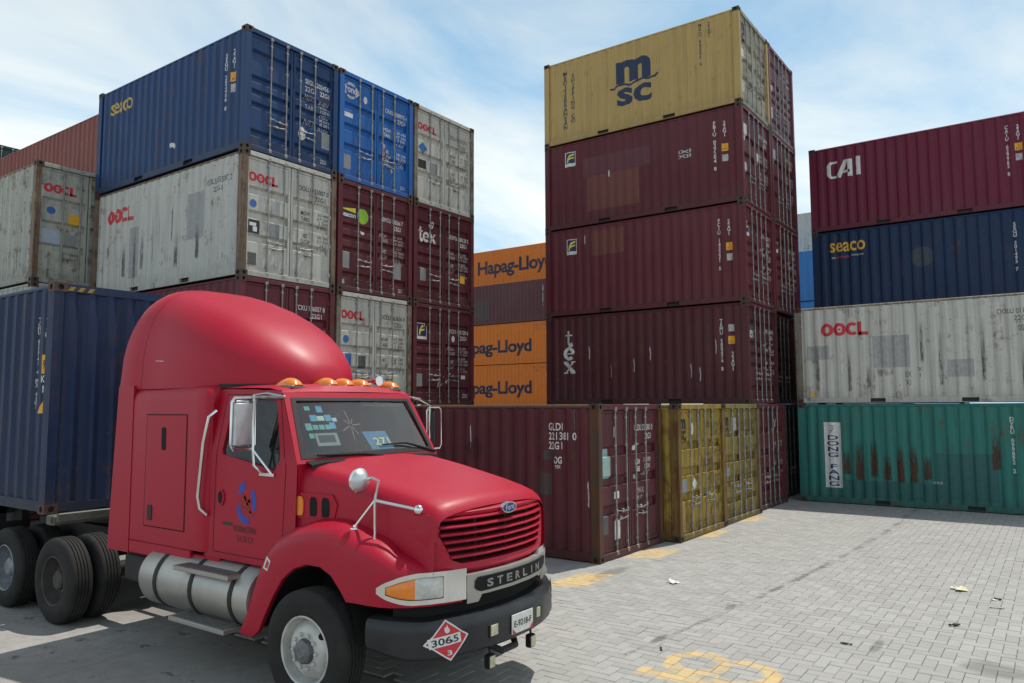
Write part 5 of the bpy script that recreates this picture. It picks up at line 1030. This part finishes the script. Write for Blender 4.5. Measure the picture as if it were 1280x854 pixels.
# --- mirrors
def door_mirror(s):
    c = s*1.14 if s < 0 else 1.36; y = 6.3 if s < 0 else 6.12; DZ = 0 if s < 0 else -0.1
    HWm = 0.115 if s < 0 else 0.035; mb = MB(); mb.box(c-HWm, c+HWm, y-0.03, y+0.03, 2.175+DZ, 2.615+DZ, 0.028); mr = tp('door_mirror', mb, MIRB if s < 0 else BUMP_)
    mb = MB(); mb.box(c-HWm+0.015, c+HWm-0.015, y+0.028, y+0.034, 2.19+DZ, 2.6+DZ, 0.002); tp('mirror_glass', mb, CHROME, mr)
    mb = MB(); fr_ = [(c-0.13, y-0.02, 2.2), (c-0.13, y-0.02, 2.6), (c-0.1, y-0.02, 2.64), (c+0.09, y-0.02, 2.645), (c+0.125, y-0.02, 2.62), (c+0.13, y-0.02, 2.2), (c+0.1, y-0.02, 2.155), (c-0.1, y-0.02, 2.155), (c-0.13, y-0.02, 2.2)]; mb.tube([(a, b_, z+DZ) for a, b_, z in fr_], 0.014 if s < 0 else 0.009, 8); tp('mirror_frame', mb, CHROME, mr)
    i = c-s*0.1
    mb = MB(); mb.tube([(s*0.88, 6.05, 2.66), (s*0.97, y-0.14, 2.69+DZ*0.5), (i, y-0.04, 2.67+DZ), (i, y-0.03, 2.4+DZ), (i, y-0.04, 2.15+DZ), (i+s*0.0, y-0.06, 2.0), (s*0.98, 6.2, 1.93)], 0.013, 8)
    mb.tube([(i, y-0.04, 2.15+DZ), (s*1.0, 6.12, 2.0), (s*0.975, 6.05, 1.92)], 0.012, 8); mb.box(*sorted((s*0.966, s*0.985)), 6.02, 6.24, 1.9, 1.935, 0.004); tp('mirror_bracket', mb, CHROME, mr)
for s in (-1, 1): door_mirror(s)
def wing_mirror():
    c = (-0.955, 4.90, 1.925)
    mb = MB(); mb.lathe([(0.0, -0.075), (0.04, -0.07), (0.075, -0.05), (0.095, -0.02), (0.103, 0.0), (0.098, 0.012), (0.0, 0.012)], c, 'y', 24); wm_ = tp('wing_mirror', mb, MIRB)
    mb = MB(); mb.lathe([(0.098, -0.012), (0.108, -0.008), (0.108, 0.008), (0.098, 0.014)], c, 'y', 24); tp('mirror_rim', mb, CHROME, wm_)
    J = (-0.92, 4.74, 1.765)
    mb = MB(); mb.tube([(c[0], 4.83, 1.93), (c[0]+0.01, 4.76, 1.955), (-0.91, 4.71, 1.93), (-0.915, 4.725, 1.85), J, (-0.935, 4.72, 1.5), (-0.94, 4.72, 1.43)], 0.0125, 8)
    mb.tube([J, (-0.95, 4.95, 1.53)], 0.011, 8); mb.tube([J, (-0.84, 4.5, 1.725), (-0.79, 4.36, 1.70)], 0.013, 8); tp('mirror_bracket', mb, CHROME, wm_)
    for q in ((-0.95, 4.95, 1.515), (-0.94, 4.72, 1.425)):
        mb = MB(); mb.lathe([(0.0, 0.035), (0.012, 0.035), (0.016, 0.018), (0.038, 0.012), (0.042, 0.0), (0.0, -0.02)], q, 'z', 14); tp('bracket_foot', mb, CHROME, wm_)
    mb = MB(); mb.lathe([(0.0, -0.035), (0.025, -0.03), (0.042, -0.012), (0.044, 0.01), (0.0, 0.015)], (-0.80, 4.36, 1.70), 'x', 16); tp('bracket_knob', mb, CHROME, wm_)
wing_mirror()
# --- tank and steps
for s in (-1, 1):
    c = (0, 0, 0.755); x = s*0.84
    mb = MB(); mb.lathe([(0.0, 6.18), (0.2, 6.17), (0.285, 6.19), (0.305, 6.23), (0.305, 8.02), (0.285, 8.07), (0.2, 8.09), (0.0, 8.08)], (x, 0, 0.755), 'y', 32); tk = tp('fuel_tank', mb, ALU)
    for y in (6.42, 7.08, 7.72):
        mb = MB(); mb.lathe([(0.306, y-0.03), (0.313, y-0.028), (0.313, y+0.028), (0.306, y+0.03)], (x, 0, 0.755), 'y', 32); mb.tube([(s*0.86, y, 0.755+0.3), (s*0.5, y, 1.04)], 0.02, 6); tp('tank_strap', mb, RUBBER, tk)
    for z, xo in ((0.985, 1.20), (0.50, 1.23)):
        mb = MB(); mb.box(*sorted((s*(xo-0.26), s*xo)), 6.38, 7.30, z-0.045, z, 0.006); stp = tp('step', mb, ALU)
        for k in range(5):
            xa = xo-0.235+k*0.045; mb = MB(); mb.box(*sorted((s*xa, s*(xa+0.03))), 6.42, 7.26, z+0.0005, z+0.005); tp('tread_strip', mb, plain('tread_grip', (0.13, 0.13, 0.125), 0.7, 0.2, 0.4, 20), stp)
        mb = MB()
        for y in (6.5, 7.15): mb.box(*sorted((s*(xo-0.2), s*(xo-0.16))), y-0.02, y+0.02, z-0.09, z-0.046); mb.tube([(s*(xo-0.1), y, z-0.04), (s*0.6, y, z-0.02)], 0.018, 6)
        tp('step_bracket', mb, DARKST, stp)
# --- chassis
for s in (-1, 1):
    mb = MB(); mb.box(*sorted((s*0.39, s*0.46)), 4.4, 12.0, 0.76, 1.02); tp('frame_rail', mb, DARKST)
mb = MB()
for y in (4.7, 6.2, 7.6, 9.0, 10.5, 11.9): mb.box(-0.39, 0.39, y-0.05, y+0.05, 0.8, 0.98)
tp('cross_members', mb, DARKST)
mb = MB(); mb.box(-0.42, 0.42, 4.5, 5.9, 0.62, 1.25, 0.05); mb.tube([(0, 6.2, 0.72), (0, 9.6, 0.6)], 0.06, 10); tp('engine_and_driveshaft', mb, BLK)
mb = MB(); mb.tube([(-1.0, 5.28, 0.5), (-0.6, 5.28, 0.42), (0.6, 5.28, 0.42), (1.0, 5.28, 0.5)], 0.07, 8); tp('front_axle', mb, DARKST)
for y in (9.84, 11.2):
    mb = MB(); mb.tube([(-0.95, y, 0.5), (-0.3, y, 0.52), (-0.12, y, 0.54), (0.12, y, 0.54), (0.3, y, 0.52), (0.95, y, 0.5)], [0.08, 0.1, 0.22, 0.22, 0.1, 0.08], 10); tp('drive_axle', mb, DARKST)
mb = MB(); mb.prism([(0.5*math.cos(R(20*i)), 0.55*math.sin(R(20*i))) for i in range(18)], 0.07, lambda u, v, d: (u, 10.45+v, 1.06+d)); tp('fifth_wheel', mb, DARKST)
for s in (-1, 1):
    mb = MB(); mb.box(*sorted((s*0.55, s*0.9)), 8.3, 8.8, 0.6, 0.92, 0.03); tp('battery_box', mb, DARKST)
for s in (-1, 1):
    mb = MB(); mb.box(*sorted((s*0.62, s*1.22)), 9.12, 9.14, 0.35, 1.0); mb.tube([(s*0.45, 9.1, 1.0), (s*1.2, 9.13, 1.0)], 0.015, 6)
    mb2 = MB(); mb2.box(*sorted((s*0.62, s*1.22)), 11.9, 11.915, 0.3, 1.0); tp('mud_flap', mb2, RUBBER)
# --- wheels
TYP = [(0.285, 0.025), (0.31, 0.012), (0.36, 0.0), (0.42, 0.004), (0.465, 0.018), (0.49, 0.032), (0.502, 0.05), (0.502, 0.078), (0.492, 0.08), (0.492, 0.088), (0.504, 0.09), (0.504, 0.115), (0.494, 0.117), (0.494, 0.125), (0.505, 0.127), (0.505, 0.152), (0.494, 0.154), (0.494, 0.162), (0.504, 0.164), (0.504, 0.19), (0.492, 0.192), (0.492, 0.2), (0.502, 0.202), (0.502, 0.23), (0.49, 0.248), (0.465, 0.262), (0.42, 0.276), (0.36, 0.28), (0.31, 0.268), (0.285, 0.255)]
def wheel(cx, cy, s, front, steer=0.0, rim=None, name='wheel'):
    """s = side the outer face looks to; cx = sideways position of that outer face"""
    R0 = 0.503; e = bpy.data.objects.new(name, None); COL.objects.link(e); e.parent = truck
    e.location = (cx, cy-TY, R0); e.rotation_euler = (0, 0, steer)
    def put(nm, prof, mt, n=48, par=None):
        mb = MB(); mb.lathe([(r_, -s*a) for r_, a in prof], (0, 0, 0), 'x', n); return obj(nm, mb.mesh(nm, R(35)), mt, par or e)
    put('tyre', TYP, TYRE)
    if front:
        rm_ = put('rim', [(0.287, 0.03), (0.292, 0.018), (0.283, 0.012), (0.272, 0.02), (0.266, 0.05), (0.262, 0.11), (0.255, 0.12), (0.235, 0.085), (0.2, 0.05), (0.165, 0.035), (0.15, 0.033), (0.105, 0.033), (0.1, 0.06)], rim or RIMW)
        mb = MB(); mb.lathe([(0.105, -s*0.034), (0.1, -s*-0.005), (0.085, -s*-0.015), (0.06, -s*-0.018), (0.045, -s*-0.03), (0.0, -s*-0.034)], (0, 0, 0), 'x', 8); obj('hub', mb.mesh('hub', R(30)), plain('hub_grey', (0.16, 0.165, 0.175), 0.5, 0.4, 0.3, 12), e)
        nm_ = None
        for k in range(10):
            a = 2*math.pi*k/10
            if nm_ is None: mb = MB(); mb.lathe([(0.017, -s*0.036), (0.017, -s*0.012), (0.012, -s*0.005), (0.0, -s*0.003)], (0, 0, 0), 'x', 6); nm_ = mb.mesh('wheel_nut')
            obj('wheel_nut', nm_, rim or RIMW, rm_, (0, 0.14*math.cos(a), 0.14*math.sin(a)))
        for a in (R(-55), R(140)):
            mb = MB(); ring = []
            for q in range(14):
                y_, z_ = 0.222+0.028*math.cos(2*math.pi*q/14), 0.034*math.sin(2*math.pi*q/14)
                rr_ = math.hypot(y_, z_); off_ = interp([(0.165, 0.035), (0.2, 0.05), (0.235, 0.085), (0.255, 0.12)], rr_)
                ring.append((-s*(off_-0.003), y_*math.cos(a)-z_*math.sin(a), y_*math.sin(a)+z_*math.cos(a)))
            mb.add(ring, [tuple(range(14))]); obj('hand_hole', mb.mesh('hand_hole'), BLK, rm_)
    else:
        rm_ = put('rim', [(0.287, 0.03), (0.292, 0.018), (0.283, 0.012), (0.272, 0.022), (0.265, 0.06), (0.258, 0.14), (0.24, 0.17), (0.2, 0.185), (0.165, 0.19), (0.12, 0.19), (0.115, 0.08), (0.09, 0.06), (0.0, 0.055)], rim or RIMD)
        mb = MB(); mb.lathe([(0.016, -s*0.19), (0.016, -s*0.155), (0.0, -s*0.15)], (0, 0, 0), 'x', 6); nm_ = mb.mesh('wheel_nut')
        for k in range(10): a = 2*math.pi*k/10; obj('wheel_nut', nm_, STEEL, rm_, (0, 0.143*math.cos(a), 0.143*math.sin(a)))
    return e
for s in (-1, 1):
    wheel(s*1.215, 5.28, s, True, R(2.0))
    for y, rmt in ((9.84, RIMD), (11.2, RIMB)):
        wheel(s*1.22, y, s, False, 0, rmt); wheel(s*0.885, y, s, False, 0, rmt)

# ------------------------------------------------------------------ trailer and its load
TRX, TRY = 4.36, 10.2
trl = thing('container_trailer', 'dark skeletal trailer hitched to the red truck under a navy container', 'trailer', (TRX+WD/2, TRY, 0))
def trp(name, mb, mat, sm=None):
    mb.v = [(x+TRX+WD/2, y, z) for x, y, z in mb.v]; return obj(name, mb.mesh(name, sm, (TRX+WD/2, TRY, 0)), mat, trl)
FR = plain('bolster_grey', (0.10, 0.10, 0.085), 0.6, 0.2, 0.4, 6)
for s in (-1, 1):
    mb = MB(); mb.box(*sorted((s*0.38, s*0.5)), 9.75, 22.3, 1.137, 1.24); mb.box(*sorted((s*0.39, s*0.49)), 12.6, 22.3, 0.8, 1.135); trp('main_beam', mb, DARKST)
mb = MB(); mb.box(-1.2, 1.2, 9.98, 10.18, 1.13, 1.245, 0.01); mb.box(-1.18, 1.18, 9.9, 9.96, 1.17, 1.28, 0.01); trp('front_bolster', mb, FR)
mb = MB(); mb.box(-1.2, 1.2, 22.0, 22.3, 1.13, 1.245, 0.01); trp('rear_bolster', mb, FR)
for s in (-1, 1):
    mb = MB(); mb.box(*sorted((s*0.6, s*0.74)), 12.85, 12.99, 0.1, 1.13); mb.box(*sorted((s*0.52, s*0.82)), 12.8, 13.04, 0.0, 0.1, 0.01); trp('landing_leg', mb, DARKST)
mb = MB(); mb.box(-0.75, -0.5, 12.85, 12.99, 1.0, 1.12); mb.box(0.5, 0.75, 12.85, 12.99, 1.0, 1.12); trp('leg_bracket', mb, DARKST)
mb = MB(); mb.box(-1.22, -1.19, 10.0, 10.06, 1.17, 1.24); mb.box(1.19, 1.22, 10.0, 10.06, 1.17, 1.24); trp('twist_lock', mb, FR)
for y in (19.4, 20.7):
    mb = MB(); mb.tube([(-0.9, y, 0.5), (0.9, y, 0.5)], 0.07, 8); trp('trailer_axle', mb, DARKST)
    for s in (-1, 1):
        mb = MB(); mb.lathe([(r_, -s*a) for r_, a in TYP], (s*1.22, y, 0.503), 'x', 32); mb.lathe([(r_, -s*a) for r_, a in TYP], (s*0.885, y, 0.503), 'x', 32); trp('tyre_pair', mb, TYRE, R(35))
STR = [('hazard_panel', rect_geo(), 0.14, 0.52, HQ-0.105, HQ-0.04, BLACK, 0), ('hazard_panel', rect_geo(), 1.94, 2.24, HQ-0.105, HQ-0.04, BLACK, 0)]; DULLY = decal('dull_hazard', (0.30, 0.2, 0.04), 0.3)
for x0 in (0.16, 0.28, 0.40): STR.append(('hazard_stripe', ([(0, 0), (0.6, 0), (1, 1), (0.4, 1)], [(0, 1, 2, 3)]), x0, x0+0.1, HQ-0.1, HQ-0.045, DULLY))
for x0 in (1.98, 2.1): STR.append(('hazard_stripe', ([(0, 0), (0.6, 0), (1, 1), (0.4, 1)], [(0, 1, 2, 3)]), x0, x0+0.1, HQ-0.1, HQ-0.045, DULLY))
container('navy high container with small yellow warning triangle, loaded on the trailer', paint('trailer_navy', (0.008, 0.024, 0.075), 81, rust=0.2, dirt=0.5, fade=0.2), TRX, TRY, 1.248, L=12.192, H=HQ, front_wall=True, front=STR,
    side=vnum('TCNU 852741 4 MX 45G1', 0.46, 1.29, 2.47, FADED, 0.07)+vnum('45G1', 0.21, 2.08, 2.5, FADED, 0.07)+[('height_sticker', rect_geo(), 0.27, 0.17, 1.74, 1.98, YEL), ('lettering', T('9 6', 0.02), 0.25, 0.19, 1.8, 1.92, BLACK, 0.002), ('lettering', T('KG\nM', 0.02), 0.27, 0.17, 1.5, 1.72, WHITE), ('warning_triangle', TRI_G, 0.33, 0.16, 1.24, 1.5, YEL)])

# ------------------------------------------------------------------ litter on the paving
def scrap(name, label, cat, x, y, sx, sy, h, rz, mat, crumple=0.6):
    mb = MB(); n = 5; rg = []
    for i in range(n):
        row = []
        for j in range(n):
            u, v = i/(n-1)-0.5, j/(n-1)-0.5; row.append((u*sx+random.gauss(0, sx*0.06), v*sy+random.gauss(0, sy*0.06), 0.004+abs(random.gauss(0, h*crumple))))
        rg.append(row)
    mb.grid(rg); m_ = mb.mesh(name); bm = bmesh.new(); bm.from_mesh(m_); bmesh.ops.solidify(bm, geom=bm.faces[:], thickness=0.002); bm.to_mesh(m_); bm.free()
    return tag(obj(name, m_, mat, None, (x, y, 0.003), (0, 0, rz)), label, cat)
PAP = plain('paper_white', (0.75, 0.75, 0.70), 0.8); PAY = plain('paper_yellowed', (0.7, 0.68, 0.45), 0.8); DKW = plain('charred_wood', (0.03, 0.027, 0.024), 0.8)
scrap('paper_scrap', 'crumpled yellowish paper lying on the pale paving blocks', 'paper', 12.35, 1.27, 0.26, 0.16, 0.04, 0.4, PAY)
scrap('paper_scrap', 'small white paper scrap in front of the scuffed maroon container', 'paper', 10.5, 4.68, 0.16, 0.12, 0.03, 1.0, PAP)
def stick(label, x, y, l_, w_, h_, rz):
    mb = MB(); rg = []
    for i in range(5):
        u = (i/4-0.5)*l_; k = 0.7+0.3*math.sin(2.2*i+x); rg.append([(u, w_/2*math.cos(R(60*q))*k, h_/2+h_/2*math.sin(R(60*q))*k) for q in range(6)])
    mb.grid(rg, True, True); return tag(obj('wood_fragment', mb.mesh('wood_fragment'), DKW, None, (x, y, 0.002), (0, 0, rz)), label, 'debris')
stick('short dark stick lying on the open paving blocks', 10.33, 1.13, 0.13, 0.05, 0.035, 2.3)
stick('curved dark chip near the painted yellow figure', 8.9, 2.0, 0.12, 0.035, 0.02, 1.6)
stick('dark flake beside the oily mark on the paving', 7.62, 3.55, 0.12, 0.03, 0.015, 0.5)
stick('thin dark splinter near the crumpled paper', 11.5, 0.78, 0.16, 0.015, 0.012, 1.7)
stick('small dark chip with pale edge beyond the crumpled paper', 12.0, 0.8, 0.09, 0.03, 0.03, 1.2)
scrap('paper_scrap', 'tiny pale flake on the paving beside the dark chip', 'paper', 11.95, 0.84, 0.06, 0.05, 0.01, 0.3, PAP)
